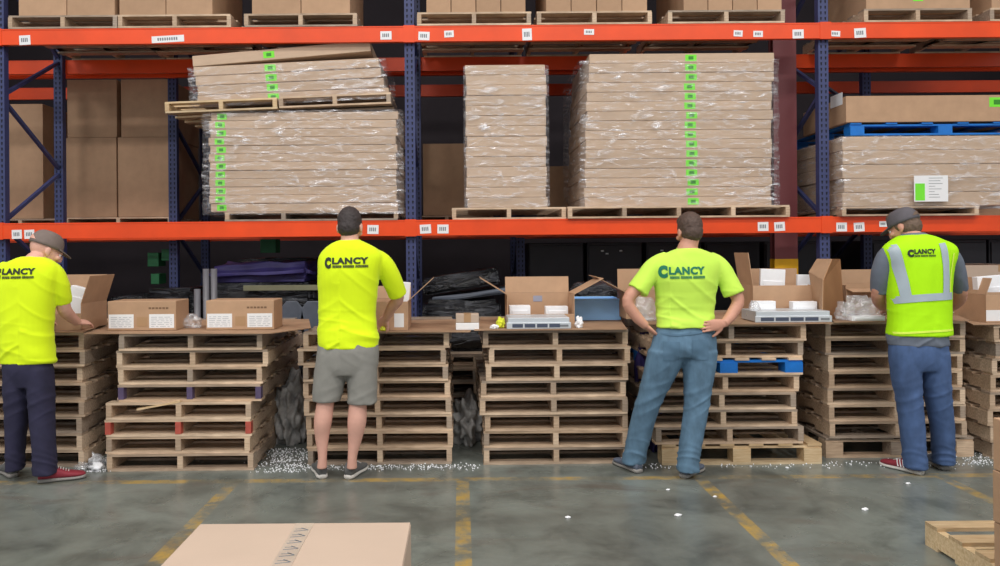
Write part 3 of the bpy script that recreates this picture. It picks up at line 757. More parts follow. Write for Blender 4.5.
# black wrapped goods in the middle bay
for i in range(5): pallet((X(477, 6.74, 380) + R.uniform(-.02, .02), 6.76, i * .1185), f'grey weathered pallet behind the work tables, {nth(4 - i, 5)} under the glossy black load', 'pallets under the black load', h=.118)
soft_box('wrapped_pallet_load', (X(462, 6.98, 300), 6.98, .594), .72, .8, .47, blackwrap, 'glossy black wrapped load behind the small tan parcel', 'wrapped load', G0, amp=.03)
s_ = soft_box('wrapped_bundle', (X(478, 7.0, 290), 7.06, 1.09), .85, .6, .05, greyplas, 'thin wrapped panel slanting over the black load', 'panel', G0, amp=.012, r=.01); s_.rotation_euler = (0, math.radians(-7), 0)
s_ = soft_box('wrapped_bundle', (X(462, 7.0, 275), 7.06, 1.16), .72, .5, .15, blackwrap, 'black wrapped bundle on top of the slanting panel', 'panel', G0, amp=.02, r=.02); s_.rotation_euler = (0, math.radians(-9), 0)
xx = X(548, 8.2, 260)
for k in range(8):
    w = .60; r_ = empty('black_cabinet', (xx + .09 + k * .64 + (.53 if k > 4 else 0), 8.24 + .02 * (k % 2), 0), f'tall black cabinet on the rear rack floor, {ORD[k]} counted from the middle', 'cabinet', 'tall black cabinets behind the tables')
    obj('cabinet_body', bb(-w / 2, w / 2, 0, .9, 0, 1.6), blackc, r_, bev=.01)
    obj('door', bb(-w / 2 + .015, w / 2 - .015, -.02, -.001, .05, 1.57), blackc, r_, bev=.005)
    obj('handle', bb(w / 2 - .05, w / 2 - .035, -.035, -.0205, .7, .95), greyplas, r_)
    if k in (1, 2): 
        bm = nb()
        for q, dx in enumerate((-.15, -.1, .05)): box(bm, dx, dx + .03, -.022, -.0205, 1.5 - .03 * (q % 2), 1.515 - .03 * (q % 2))
        obj('white_light_dots', bm, white, r_)  # small cabinet lights put in as plain white patches
soft_box('wrapped_pallet_load', (X(560, 7.1, 300), 7.1, .0), .85, .8, .95, blackwrap, 'black wrapped load behind the middle open carton', 'wrapped load', G0, amp=.03)
soft_box('wrapped_pallet_load', (X(690, 7.1, 300), 7.1, .0), 1.1, .8, .9, blackwrap, 'black wrapped load behind the man with hands on hips', 'wrapped load', G0, amp=.03)
soft_box('wrapped_pallet_load', (X(905, 7.1, 300), 7.1, .0), .9, .8, 1.15, blackwrap, 'black wrapped load behind the man in the vest', 'wrapped load', G0, amp=.03)
soft_box('wrapped_pallet_load', (X(78, 7.1, 300), 7.1, .0), .9, .8, .95, blackwrap, 'black wrapped load behind the man in the brown cap', 'wrapped load', G0, amp=.03)
# scrap between the stacks
lump('scrap_heap', (X(468, 6.2, 380), 6.1, .0), .14, .2, .2, greypile, 'grey heap of plastic scrap between the two middle pallet stacks', 'scrap heap', 'scrap heaps between pallet stacks', amp=.5, fr=5, sub=5)
lump('scrap_heap', (X(296, 6.3, 380), 6.15, .0), .14, .2, .3, greypile, 'grey heap of plastic scrap left of the man in grey shorts', 'scrap heap', 'scrap heaps between pallet stacks', amp=.5, fr=5, sub=5)
lump('rubbish_bag', (X(642, 6.1, 380), 5.9, .0), .09, .2, .55, tarp, 'dark bag stuffed between stacks left of the faded jeans', 'bag', amp=.4, fr=5, sub=5)
# foam beads
bm = nb()
def bead(x, y, r): bmesh.ops.create_icosphere(bm, subdivisions=1, radius=r, matrix=Matrix.Translation((x, y, r * .8)) @ Matrix.Rotation(R.random() * 3, 4, 'Z'))
for _ in range(1500):
    q = R.random()
    if q < .35: px = R.gauss(282, 16); Y = R.uniform(5.25, 5.9)
    elif q < .55: px = R.gauss(97, 8); Y = R.uniform(5.3, 5.7)
    elif q < .75: px = R.uniform(300, 480); Y = R.gauss(5.36, .04)
    elif q < .9: px = R.uniform(640, 1000); Y = R.gauss(5.34, .05)
    else: px = R.gauss(985, 14); Y = R.uniform(5.3, 5.6)
    bead(X(px, Y, 460), Y, R.uniform(.0025, .006))
tag(obj('packing_beads', bm, foamw), 'white foam beads scattered on the floor along the pallet stacks', 'packing beads', kind='stuff')
for k in range(5):
    lump('foam_scrap', (X(86 + 5 * k, 5.42, 462), 5.36 + .07 * ((k * 2) % 3), 0), .045, .05, .03 + .012 * (k % 3), foamw if k % 2 else filmlite, 'crumpled white film scrap on the floor left of the closed carton stack', 'film scrap', 'film scraps by the closed carton stack', amp=.6, fr=5, sub=3)
for k, (px, py, s, w) in enumerate(((568, 518, .016, 'in front of the middle pallet stack'), (678, 516, .022, 'in front of the man with hands on hips, larger'), (668, 490, .012, 'just behind the heels of the man with hands on hips'), (715, 497, .012, 'beside the yellow line right of the jeans'), (787, 468, .012, 'by the pale lowest pallet'), (908, 484, .016, 'behind the red shoe'), (865, 510, .02, 'in the empty floor before the man in the vest'))):
    v = py - CY + ROLL * (px - CX); Y = F * EYE / v
    lump('foam_scrap', (X(px, Y, py), Y, 0), s, s * .6, s * .4, foamw, f'white foam scrap on floor {w}', 'foam scrap', 'foam scraps', amp=.4, sub=2)

# ---------------------------------------------------------------- foreground
# big pale carton at the bottom
Yb = 3.0; zt_ = .452
xa, xb = X(200, Yb, 524), X(411, Yb, 524)
root = empty('large_carton', ((xa + xb) / 2, 2.25, 0), 'large pale cardboard carton with grey writing on its top, in the foreground', 'carton')
w = xb - xa
bm = bb(-w / 2, w / 2, 0, Yb - 2.25, 0, zt_); obj('carton_body', bm, cardpale, root, bev=.006)
bm = nb()
for s in (-1, 1):
    box(bm, min(s * .004, s * (w / 2 - .003)), max(s * .004, s * (w / 2 - .003)), .003, Yb - 2.25 - .003, zt_ + .0005, zt_ + .005)
obj('lid_flaps', bm, cardpale, root)
obj('tape_strip', bb(-.035, .035, .004, Yb - 2.25 - .004, zt_ + .0055, zt_ + .0063), plain('clear_tape', srgb(184, 168, 154), .4), root)
k = nb()
def stroke(bm, x0, y0, x1, y1, wd=.006, z=zt_ + .0066):
    a = Vector((x0, y0, 0)); b = Vector((x1, y1, 0)); d = (b - a).normalized(); n_ = Vector((-d.y, d.x, 0)) * wd / 2
    vs = [bm.verts.new((p.x, p.y, z)) for p in (a - n_, b - n_, b + n_, a + n_)]
    bm.faces.new(vs)
for r in range(7):
    y = .30 + r * .06
    stroke(k, -.026, y, .026, y + .012, .006); stroke(k, .026, y + .012, -.004, y + .034, .006); stroke(k, -.024, y + .022, .012, y + .026, .005)
obj('handwriting', k, inkg, root)
# pale pallet and stacked cartons right foreground
v = 521 - CY + ROLL * (928 - CX)
hp = .12; Yp = F * (EYE - hp) / v
xa = X(925, Yp, 521)
pal = empty('wooden_pallet', (xa, Yp, 0), 'clean pale pallet on the floor under the tall cartons at right foreground', 'pallet', 'pallets on the open floor')
bm = nb()
for i in range(6):
    y = -.1 - i * .19; box(bm, 0, 1.1, y, y + .1, hp - .018, hp)
obj('top_slats', bm, woodp, pal)
bm = nb()
for i in range(5):
    y = -.1 - i * .235; box(bm, 0, 1.1, y, y + .1, 0, .016)
obj('bottom_slats', bm, woodp, pal)
for x in (0, .53, 1.06): obj('stringer', bb(x, x + .04, -1.05, 0, .0165, hp - .0185), woodp, pal)
Yc = 3.3
for i, (a, b, dx) in enumerate(((.0, .215, .004), (.215, .44, 0), (.44, .667, .003))):
    xl = X(992.5, Yc, 480) + dx
    carton((xl + .28, Yc - .42, hp + .001 + a), .56, .42, b - a - .003, ['lowest', 'middle', 'topmost'][i] + ' of the brown cartons on the pale pallet at the right edge', 'cartons on the pale foreground pallet', m=card)

# ---------------------------------------------------------------- people
def ell(bm, c, r, M=None, seg=20):
    m = Matrix.Translation(c) @ Matrix.Diagonal((r[0], r[1], r[2], 1))
    if M: m = M @ m
    bmesh.ops.create_uvsphere(bm, u_segments=seg, v_segments=seg // 2 + 2, radius=1, matrix=m)
def loft(bm, rings):
    vr = [[bm.verts.new(p) for p in r] for r in rings]; n = len(vr[0])
    for a, b in zip(vr[:-1], vr[1:]):
        for i in range(n): bm.faces.new((a[i], a[(i + 1) % n], b[(i + 1) % n], b[i]))
    bm.faces.new(vr[0][::-1]); bm.faces.new(vr[-1])
def hring(c, rx, ry, n=28, e=2.3):
    out = []
    for i in range(n):
        a = 2 * math.pi * i / n; ca, sa = math.cos(a), math.sin(a)
        out.append(Vector((c.x + rx * math.copysign(abs(ca) ** (2 / e), ca), c.y + ry * math.copysign(abs(sa) ** (2 / e), sa), c.z)))
    return out
def smooth_list(pts, k=4):
    """Catmull-Rom through tuples of numbers"""
    out = []; n = len(pts)
    for i in range(n - 1):
        p0, p1, p2, p3 = pts[max(i - 1, 0)], pts[i], pts[i + 1], pts[min(i + 2, n - 1)]
        for j in range(k):
            t = j / k
            out.append(tuple(.5 * ((2 * b) + (-a + c) * t + (2 * a - 5 * b + 4 * c - d) * t * t + (-a + 3 * b - 3 * c + d) * t ** 3) for a, b, c, d in zip(p0, p1, p2, p3)))
    out.append(tuple(pts[-1])); return out
def tube(bm, pts, n=16, flat=1.0, ref=Vector((0, 1, 0)), k=4):
    """pts: (x,y,z,r)"""
    P_ = smooth_list(pts, k); C = [Vector(p[:3]) for p in P_]; rings = []
    for i, p in enumerate(P_):
        t = (C[min(i + 1, len(C) - 1)] - C[max(i - 1, 0)]).normalized()
        x = ref.cross(t)
        if x.length < .1: x = Vector((1, 0, 0)).cross(t)
        x.normalize(); y = t.cross(x)
        rings.append([C[i] + (x * math.cos(2 * math.pi * a / n) * p[3] + y * math.sin(2 * math.pi * a / n) * p[3] * flat) for a in range(n)])
    loft(bm, rings)
def secs(bm, S, Y0, n=28, e=2.3, k=4):
    """sections measured on the photograph: (px, py, half width px, half depth m, forward offset m)"""
    S = smooth_list(S, k); rings = []
    for px, py, hw, dep, dy in S:
        c = W(px, py, Y0 + dy); m_ = F / (Y0 + dy); tn = abs(px - CX) / F; dep *= 1 - .12 * tn
        hw = math.sqrt(max(hw * hw - 1.25 * (dep * m_ * tn) ** 2, (.83 * hw) ** 2)); rings.append(hring(c, hw / m_, dep, n, e))
    loft(bm, rings)
def fuse(bm, voxel=.008, it=3, fac=.5):
    finish(bm)
    me = bpy.data.meshes.new('tmp'); bm.to_mesh(me); bm.free()
    o = bpy.data.objects.new('tmp', me); COL.objects.link(o)
    r = o.modifiers.new('r', 'REMESH'); r.mode = 'VOXEL'; r.voxel_size = voxel; r.adaptivity = 0
    if it:
        s = o.modifiers.new('s', 'SMOOTH'); s.factor = fac; s.iterations = it
    dg = bpy.context.evaluated_depsgraph_get(); dg.update()
    new = bpy.data.meshes.new_from_object(o.evaluated_get(dg))
    bpy.data.objects.remove(o); bpy.data.meshes.remove(me)
    return new
def folds(me, fn):
    me.update()
    nor = [v.normal.copy() for v in me.vertices]
    for v, n in zip(me.vertices, nor): v.co += n * fn(v.co)
    me.update()
def ridged(p): return 1 - abs(noise.noise(p)) * 2.2
def cloth(amp=.006, kind='shirt', hz=1.0, ox=0.0, extra=None):
    """soft drag folds: ridges of anisotropic noise laid along two slanting directions, plus bunching above the hem"""
    def ridge(u, v, w, a, b):
        k = noise.noise(Vector((u * a, v * b, w)))
        return max(0, 1 - abs(k) * 3.2) ** 1.5 - .3
    def f(c):
        x, y, z = c.x - ox, c.y, c.z
        if kind == 'shirt':
            low = max(0, min(1, 1 - (z - hz) / .34))
            t = math.radians(38 if x < 0 else -38)
            u, v = x * math.cos(t) + z * math.sin(t), -x * math.sin(t) + z * math.cos(t)
            d = .75 * ridge(u, v, y * 2, 2.2, 8) * (.35 + .65 * low) + .55 * ridge(x + z * .5, z, 3 + y * 2, 2.2, 13) * low
            d += .5 * noise.noise(Vector((x * 5, y * 5, z * 4)))
        else:
            kn = max(0, 1 - abs(z - .52) / .16); an = max(0, 1 - abs(z - .12) / .16); hp_ = max(0, 1 - abs(z - .86) / .14)
            t = math.radians(30 if x < 0 else -30)
            u, v = x * math.cos(t) + z * math.sin(t), -x * math.sin(t) + z * math.cos(t)
            d = .25 * ridge(u, v, y * 2, 2.5, 9) + 1.0 * an * ridge(x + z * .3, z + x * .3 + y * .5, 1, 3.5, 17) + .8 * kn * ridge(x - z * .4, z - x * .5, 5, 3, 12) + .6 * hp_ * ridge(u, v, 7, 3, 11)
            d += .4 * noise.noise(Vector((x * 6, y * 6, z * 3)))
        d *= amp
        if extra: d += extra(c)
        return d
    return f
def place(name, me, m, root, smooth=True):
    me.transform(Matrix.Translation(-root.location))
    return obj(name, me, m, root, smooth=smooth)
def bvh(me): 
    return BVHTree.FromPolygons([v.co.copy() for v in me.vertices], [tuple(p.vertices) for p in me.polygons])
def onto(bv, x, z, off=.003, y0=0):
    h = bv.ray_cast(Vector((x, y0, z)), Vector((0, 1, 0)))
    return (h[0] + Vector((0, -off, 0))) if h[0] else None
def project_bm(bm, bv, off, thick=.0):
    for v in bm.verts:
        q = onto(bv, v.co.x, v.co.z, off)
        if q is None:
            q = Vector((v.co.x, v.co.y, v.co.z))
        v.co = q
def ribbon(bv, pts, w, off=.003, n=30, nw=5):
    """cloth strip following a path (world x, z) laid on the surface behind it"""
    P_ = smooth_list(pts, max(2, n // (len(pts) - 1))); bm = nb(); rows = []
    for i, p in enumerate(P_):
        a = Vector(P_[max(i - 1, 0)]); b = Vector(P_[min(i + 1, len(P_) - 1)]); d = (b - a).normalized(); nn = Vector((-d.y, d.x))
        row = []
        for j in range(nw):
            q = Vector(p) + nn * w * (j / (nw - 1) - .5); h = onto(bv, q.x, q.y, off)
            row.append(bm.verts.new(h) if h else None)
        rows.append(row)
    for r0, r1 in zip(rows[:-1], rows[1:]):
        for j in range(nw - 1):
            f = (r0[j], r1[j], r1[j + 1], r0[j + 1])
            if all(f) and (max(v.co.y for v in f) - min(v.co.y for v in f)) < .05: bm.faces.new(f)
    for v in [v for v in bm.verts if not v.link_faces]: bm.verts.remove(v)
    return bm
def text_mesh(s, width, height, bold=.03):
    cu = bpy.data.curves.new('t', 'FONT'); cu.body = s; cu.size = 1; cu.offset = bold; cu.resolution_u = 4; cu.space_character = 1.12
    o = bpy.data.objects.new('t', cu); COL.objects.link(o)
    dg = bpy.context.evaluated_depsgraph_get(); dg.update()
    me = bpy.data.meshes.new_from_object(o.evaluated_get(dg)); bpy.data.objects.remove(o)
    bm = nb(); bm.from_mesh(me); bpy.data.meshes.remove(me)
    x0 = min(v.co.x for v in bm.verts); x1 = max(v.co.x for v in bm.verts); y0 = min(v.co.y for v in bm.verts); y1 = max(v.co.y for v in bm.verts)
    for v in bm.verts: v.co = Vector(((v.co.x - x0) / (x1 - x0) * width, 0, (v.co.y - y0) / (y1 - y0) * height))
    return bm
def logo(shirt, bv, root, Y, C, T_, U, m):
    """C, T_, U: pixel boxes (x0,y0,x1,y1) of the big C, the letters and the line under them"""
    sl = (T_[5] if len(T_) > 5 else 0)
    def put(bm, bx):
        a = W(bx[0], bx[3], Y)
        for v in bm.verts: v.co = Vector((v.co.x + a.x, 0, v.co.z + a.z + ROLL * v.co.x))
        bmesh.ops.triangulate(bm, faces=bm.faces)
        for _ in range(1): bmesh.ops.subdivide_edges(bm, edges=bm.edges, cuts=1)
        project_bm(bm, bv, .004)
    s = Y / F
    b1 = text_mesh('C', (C[2] - C[0]) * s, (C[3] - C[1]) * s, .085); put(b1, C)
    b2 = text_mesh('LANCY', (T_[2] - T_[0]) * s, (T_[3] - T_[1]) * s, .055); put(b2, T_)
    me1 = bpy.data.meshes.new('x'); b1.to_mesh(me1); b1.free()
    b2.from_mesh(me1); bpy.data.meshes.remove(me1)
    for v in b2.verts: v.co -= root.location
    obj('logo_lettering', b2, m, shirt)
    b3 = nb(); n = 34; w = (U[2] - U[0]) * s; h = (U[3] - U[1]) * s
    for i in range(n):
        if i in (9, 21): continue
        a = w * i / n; b = w * (i + .72) / n
        vs = [b3.verts.new((x, 0, z)) for x, z in ((a, 0), (b, 0), (b, h), (a, h))]; b3.faces.new(vs)
    a0 = W(U[0], U[3], Y)
    for v in b3.verts: v.co = Vector((v.co.x + a0.x, 0, v.co.z + a0.z + ROLL * v.co.x))
    project_bm(b3, bv, .004)
    for v in b3.verts: v.co -= root.location
    obj('logo_underline', b3, m, shirt)
def hand(bm, wrist, d, nrm, curl=.5, side=1, s=1.0):
    """palm and five fingers; d = direction of the hand, nrm = out of the palm's inner side, side = +1 thumb on d x nrm side"""
    d = d.normalized(); nrm = (nrm - d * nrm.dot(d)).normalized(); x = d.cross(nrm).normalized() * side
    L = .095 * s
    rings = []
    for u, hw, th in ((-.15, .024, .018), (0, .026, .017), (.3, .036, .017), (.7, .041, .015), (1, .038, .012)):
        c = wrist + d * L * u
        rings.append([c + x * math.cos(a) * hw * s + nrm * math.sin(a) * th * s for a in [2 * math.pi * k / 14 for k in range(14)]])
    loft(bm, rings)
    for k, (ox, ln, r) in enumerate(((.030, .070, .0082), (.0105, .078, .0086), (-.0095, .072, .0083), (-.028, .057, .0075))):
        p = wrist + d * (L * .88) + x * ox * s; seg = [(p.x, p.y, p.z, r * s)]; dirv = d + x * ox * 1.5
        for j in range(3):
            ang = curl * (.5 + .35 * j) * (1 + .08 * k)
            dirv = (dirv.normalized() * math.cos(ang) + nrm * math.sin(ang)).normalized()
            p = p + dirv * ln * s * (.42, .32, .26)[j]; seg.append((p.x, p.y, p.z, r * s * (.95, .88, .7)[j]))
        tube(bm, seg, 10, k=2)
    p = wrist + d * L * .22 + x * .028 * s; dirv = (d * .75 + x * .75 + nrm * .25).normalized(); seg = [(p.x, p.y, p.z, .012 * s)]
    for j in range(3):
        p = p + dirv * (.034, .028, .022)[j] * s; seg.append((p.x, p.y, p.z, (.0115, .0098, .008)[j] * s)); dirv = (dirv + d * .3 + nrm * curl * .3).normalized()
    tube(bm, seg, 10, k=2)
def headM(c, yaw, pitch, roll=0): return Matrix.Translation(c) @ Matrix.Rotation(yaw, 4, 'Z') @ Matrix.Rotation(-pitch, 4, 'X') @ Matrix.Rotation(roll, 4, 'Y')
def head(bm, M, s=1.0):
    S = Matrix.Scale(s, 4); M = M @ S
    ell(bm, (0, -.012, .022), (.074, .094, .094), M); ell(bm, (0, .022, -.02), (.064, .072, .085), M); ell(bm, (0, .042, -.078), (.042, .045, .036), M)
    ell(bm, (0, .088, .012), (.050, .014, .012), M)                  # brow
    ell(bm, (0, .100, -.022), (.012, .020, .026), M); ell(bm, (0, .106, -.036), (.017, .014, .011), M)   # nose
    ell(bm, (0, .090, -.062), (.024, .010, .006), M); ell(bm, (0, .088, -.073), (.020, .010, .007), M)   # lips
    for sx in (-1, 1):
        ell(bm, (sx * .046, .072, -.028), (.022, .020, .018), M)      # cheek
        ell(bm, (sx * .078, -.008, -.012), (.009, .019, .030), M @ Matrix.Rotation(0, 4, 'Z')); ell(bm, (sx * .076, .0, -.034), (.008, .011, .012), M)
def eyes(root, M, s=1.0):
    for sx in (-1, 1):
        bm = nb(); ell(bm, (sx * .031, .082, -.006), (.0125, .0125, .0125), M @ Matrix.Scale(s, 4), 12)
        for v in bm.verts: v.co -= root.location
        e = obj('eye', bm, eyew, root, smooth=True)
        bm = nb(); ell(bm, (sx * .031, .0932, -.006), (.005, .003, .005), M @ Matrix.Scale(s, 4), 10)
        for v in bm.verts: v.co -= root.location
        obj('iris', bm, irism, e, smooth=True)
def hair(root, M, m, s=1.0, low=-.05, name='hair'):
    bm = nb(); MM = M @ Matrix.Scale(s, 4)
    ell(bm, (0, -.020, .034), (.079, .096, .094), MM); ell(bm, (0, -.034, low + .036), (.072, .079, .072), MM); ell(bm, (0, -.048, low + .012), (.056, .052, .044), MM); ell(bm, (0, .03, .075), (.062, .06, .052), MM)
    for sx in (-1, 1): ell(bm, (sx * .066, .012, .012), (.012, .020, .042), MM)
    me = fuse(bm, .005, 7)
    folds(me, lambda c: .003 * noise.noise(c * 45) + .002 * noise.noise(c * 90))
    return place(name, me, m, root)
def cap(root, M, m, s=1.0, strap=True, under=None):
    MM = M @ Matrix.Scale(s, 4)
    bm = nb(); rings = []
    for k in range(9):
        a = math.radians(-4 + k * 10.8); r = math.cos(a) ** .62 if a > 0 else 1; 
        rings.append([MM @ Vector((.086 * r * math.cos(q), -.010 + .108 * r * math.sin(q), .024 + .102 * math.sin(a))) for q in [2 * math.pi * i / 28 for i in range(28)]])
    loft(bm, rings)
    for v in bm.verts: v.co -= root.location
    o = obj('cap_crown', bm, m, root, smooth=True); o['label'] = 'rounded cap crown'
    bm = nb(); tops = []
    for i in range(13):
        q = math.radians(-62 + i * 124 / 12); 
        a = Vector((.083 * math.sin(q), -.010 + .104 * math.cos(q), .030)); ext = .072 * max(0.05, math.cos(q * 1.25)) 
        b = a + Vector((0, ext, -.022 * ext / .072 - .006 * 0))
        tops.append((a, b))
    up = [[bm.verts.new(MM @ (p + Vector((0, 0, dz)))) for p in ab] for ab in tops for dz in (.002,)]
    dn = [[bm.verts.new(MM @ (p + Vector((0, 0, -.003)))) for p in ab] for ab in tops]
    for i in range(12):
        bm.faces.new((up[i][0], up[i + 1][0], up[i + 1][1], up[i][1])); bm.faces.new((dn[i][0], dn[i][1], dn[i + 1][1], dn[i + 1][0]))
        bm.faces.new((up[i][1], up[i + 1][1], dn[i + 1][1], dn[i][1]))
    for v in bm.verts: v.co -= root.location
    obj('cap_bill', bm, m, root, smooth=False)
    bm = nb(); ell(bm, (0, -.01, .122), (.007, .007, .004), MM, 10)
    for v in bm.verts: v.co -= root.location
    obj('cap_button', bm, m, root, smooth=True)
    if strap:
        bm = nb()
        for i in range(8):
            q0 = math.radians(180 - 34 + i * 8.5); q1 = math.radians(180 - 34 + (i + 1) * 8.5)
            vs = []
            for q, z in ((q0, .036), (q1, .036), (q1, .036 + .03 * math.sin((i + 1) / 8 * math.pi)), (q0, .036 + .03 * math.sin(i / 8 * math.pi))):
                sc_ = 1.008 + (.03 - (z - .03)) * .0 - max(0, z - .036) * 1.0
                vs.append(bm.verts.new(MM @ Vector((.087 * sc_ * math.sin(q), -.010 + .109 * sc_ * math.cos(q), z))))
            bm.faces.new(vs)
        for v in bm.verts: v.co -= root.location
        obj('cap_opening', bm, under, root)
def shoe(root, heel, toe, m, sm, L=.285, lace=True, accent=None):
    """heel, toe: ground points"""
    h = Vector((heel[0], heel[1], 0)); d = (Vector((toe[0], toe[1], 0)) - h).normalized(); x = Vector((d.y, -d.x, 0))
    def sect(tab, z0, base):
        rings = []
        for u, hw, zt in smooth_list(tab, 4):
            c = h + d * L * u; r = []
            for i in range(20):
                a = 2 * math.pi * i / 20; ca, sa = math.cos(a), math.sin(a)
                zz = z0 + (zt - z0) * (.5 + .5 * math.copysign(abs(sa) ** .7, sa))
                r.append(c + x * hw * math.copysign(abs(ca) ** .8, ca) + Vector((0, 0, zz)))
            rings.append(r)
        return rings
    up = sect([(.0, .024, .075), (.06, .035, .105), (.18, .039, .112), (.32, .040, .105), (.45, .042, .085), (.6, .047, .066), (.8, .048, .052), (.94, .036, .044), (1, .016, .034)], .018, 0)
    bm = nb(); loft(bm, up)
    for v in bm.verts: v.co -= root.location
    o = obj('shoe', bm, m, root, smooth=True)
    so = sect([(-.01, .024, .030), (.06, .038, .032), (.2, .040, .030), (.45, .041, .028), (.65, .050, .026), (.85, .050, .026), (.97, .038, .028), (1.015, .016, .028)], .0, 0)
    bm = nb(); loft(bm, so)
    for v in bm.verts: v.co -= root.location
    obj('sole', bm, sm, o, smooth=True)
    bm = nb()
    for k in range(5):
        u = .42 + k * .055; zt = .092 - k * .0075; c = h + d * L * u
        bar(bm, c - x * .022 + Vector((0, 0, zt + .0)), c + x * .022 + Vector((0, 0, zt + .0)), .006, .006, d)
    for v in bm.verts: v.co -= root.location
    obj('laces', bm, soleW, o)
    if accent:
        bm = nb()
        for k in range(3):
            c = h + d * L * (.34 + k * .07)
            for sx in (-1, 1):
                bar(bm, c + x * sx * .0435 + Vector((0, 0, .03)), c + x * sx * .036 + d * .012 + Vector((0, 0, .082)), .009, .006, d)
        for v in bm.verts: v.co -= root.location
        obj('stripes', bm, accent, o)
def J(px, py, Y, r):
    c = W(px, py, Y); return (c.x, c.y, c.z, r)

def person(sp):
    Y0 = sp['Y']; c0 = W(sp['foot'][0], sp['foot'][1], Y0)
    root = empty('person', (c0.x, Y0, 0), sp['label'], 'person', 'workers at the tables')
    hm = headM(W(sp['head'][0], sp['head'][1], Y0 + sp['head'][2]), *sp['headrot']); hs = sp.get('hs', 1.0)
    # --- body
    bm = nb(); head(bm, hm, hs)
    nk = hm @ Vector((0, -.018, -.04)); nb_ = W(*sp['neck'])
    tube(bm, [(nk.x, nk.y, nk.z, .056), ((nk.x + nb_.x) / 2, (nk.y + nb_.y) / 2, (nk.z + nb_.z) / 2, .058), (nb_.x, nb_.y, nb_.z, .068), (nb_.x, nb_.y, nb_.z - .05, .07)], 16)
    S = [(a, b, h_ * .86, d_ * .86, e_) for a, b, h_, d_, e_ in sp['torso']]
    secs(bm, S, Y0)
    for side in 'LR':
        A = [J(*q) for q in sp['arm' + side]]
        tube(bm, A, 16)
        Wp = Vector(A[-1][:3]); dv = Vector(sp['hand' + side][0]); 
        hand(bm, Wp, dv, Vector(sp['hand' + side][1]), sp['hand' + side][2], sp['hand' + side][3])
        lg = [(a, b, h_ * (.84 if sp.get('long', True) or b < sp.get('hemy', 0) else 1), d_ * (.84 if sp.get('long', True) or b < sp.get('hemy', 0) else 1), e_) for a, b, h_, d_, e_ in sp['bleg' + side]]
        secs(bm, lg, Y0, e=2.0)
    me = fuse(bm, .0055, 3, .45)
    body = place('body', me, sp['skin'], root)
    eyes(root, hm, hs)
    # --- trousers / shorts
    bm = nb(); secs(bm, sp['hips'], Y0)
    for side in 'LR': secs(bm, sp['leg' + side], Y0, e=2.15)
    me = fuse(bm, .008, 9)
    zk = {s_: W(*sp['knee' + s_], Y0).z for s_ in 'LR'}
    folds(me, cloth(sp.get('pfold', .006) * (1.25 if sp.get('long', True) else .9), 'pants', ox=c0.x))
    pants = place(sp['pname'], me, sp['pm'], root)
    pbv = None
    if sp.get('pockets'):
        bw = bpy.data.meshes[me.name]; pbv = BVHTree.FromPolygons([v.co + root.location for v in me.vertices], [tuple(p.vertices) for p in me.polygons])
        for (x0, y0_, x1, y1_) in sp['pockets']:
            a = W(x0, y0_, Y0 - .12); b = W(x1, y1_, Y0 - .12); mx = (a.x + b.x) / 2
            bmp = ribbon(pbv, [(mx, a.z), (mx, (a.z + b.z) / 2), (mx, b.z)], abs(b.x - a.x), .004, 10, 8)
            for v in bmp.verts: v.co -= root.location
            obj('back_pocket', bmp, denimd, pants, smooth=True)
        w_ = sp['waistline']; pts = [(W(q[0], q[1], Y0 - .11).x, W(q[0], q[1], Y0 - .11).z) for q in w_]
        bmp = ribbon(pbv, pts, .012, .005, 20, 3)
        for v in bmp.verts: v.co -= root.location
        obj('waist_seam', bmp, denimd, pants, smooth=True)
    # --- shirt
    bm = nb(); secs(bm, sp['torso'], Y0)
    for side in 'LR': tube(bm, [J(*q) for q in sp['sleeve' + side]], 20)
    me = fuse(bm, .007, 6)
    hz = W(sp['torso'][-1][0], sp['torso'][-1][1], Y0).z; base = sp.get('sfold', .013)
    folds(me, cloth(base, 'shirt', hz, c0.x))
    sbv = bvh(me)
    shirt = place(sp['sname'], me, sp['sm'], root)
    if sp.get('logo') and not sp.get('vest'): logo(shirt, sbv, root, Y0 - .13, *sp['logo'])
    # collar
    bm = nb(); cc = sp['collar']; n = 28; rings = []
    c_ = W(cc[0], cc[1], Y0 + cc[3])
    for k in range(10):
        a = 2 * math.pi * k / 10
        rings.append([c_ + Vector((math.cos(q) * (cc[2] + .008 * math.cos(a)), math.sin(q) * (cc[2] * 1.02 + .008 * math.cos(a)), .009 * math.sin(a) + cc[4] * math.sin(q))) for q in [2 * math.pi * i / n for i in range(n)]])
    vr = [[bm.verts.new(p) for p in r] for r in rings]
    for i in range(10):
        for j in range(n): bm.faces.new((vr[i][j], vr[(i + 1) % 10][j], vr[(i + 1) % 10][(j + 1) % n], vr[i][(j + 1) % n]))
    for v in bm.verts: v.co -= root.location
    obj('collar', bm, sp['sm'], shirt, smooth=True)
    if sp.get('vest'):
        bm = nb(); secs(bm, sp['vest'], Y0)
        me = fuse(bm, .007, 4); folds(me, cloth(.004, 'shirt', hz, c0.x, lambda c: .006 * noise.noise(Vector((c.x * 15, 0, c.z * 2.0)))))
        vb = bvh(me); vest = place('safety_vest', me, vestm, root)
        wp = lambda L_: [(W(q[0], q[1], Y0 - .12).x, W(q[0], q[1], Y0 - .12).z) for q in L_]
        for nm, pts, w_, m_ in sp['stripes']:
            b = ribbon(vb, wp(pts), w_, .005 if m_ is reflm else .004, 40, 5)
            for v in b.verts: v.co -= root.location
            obj(nm, b, m_, vest, smooth=True)
        logo(vest, vb, root, Y0 - .14, *sp['logo'])
    if sp.get('hair'): hair(root, hm, sp['hair'], hs, sp.get('hairlow', -.05))
    if sp.get('cap'): cap(root, hm, sp['cap'], hs, True, sp.get('capgap', sp['skin']))
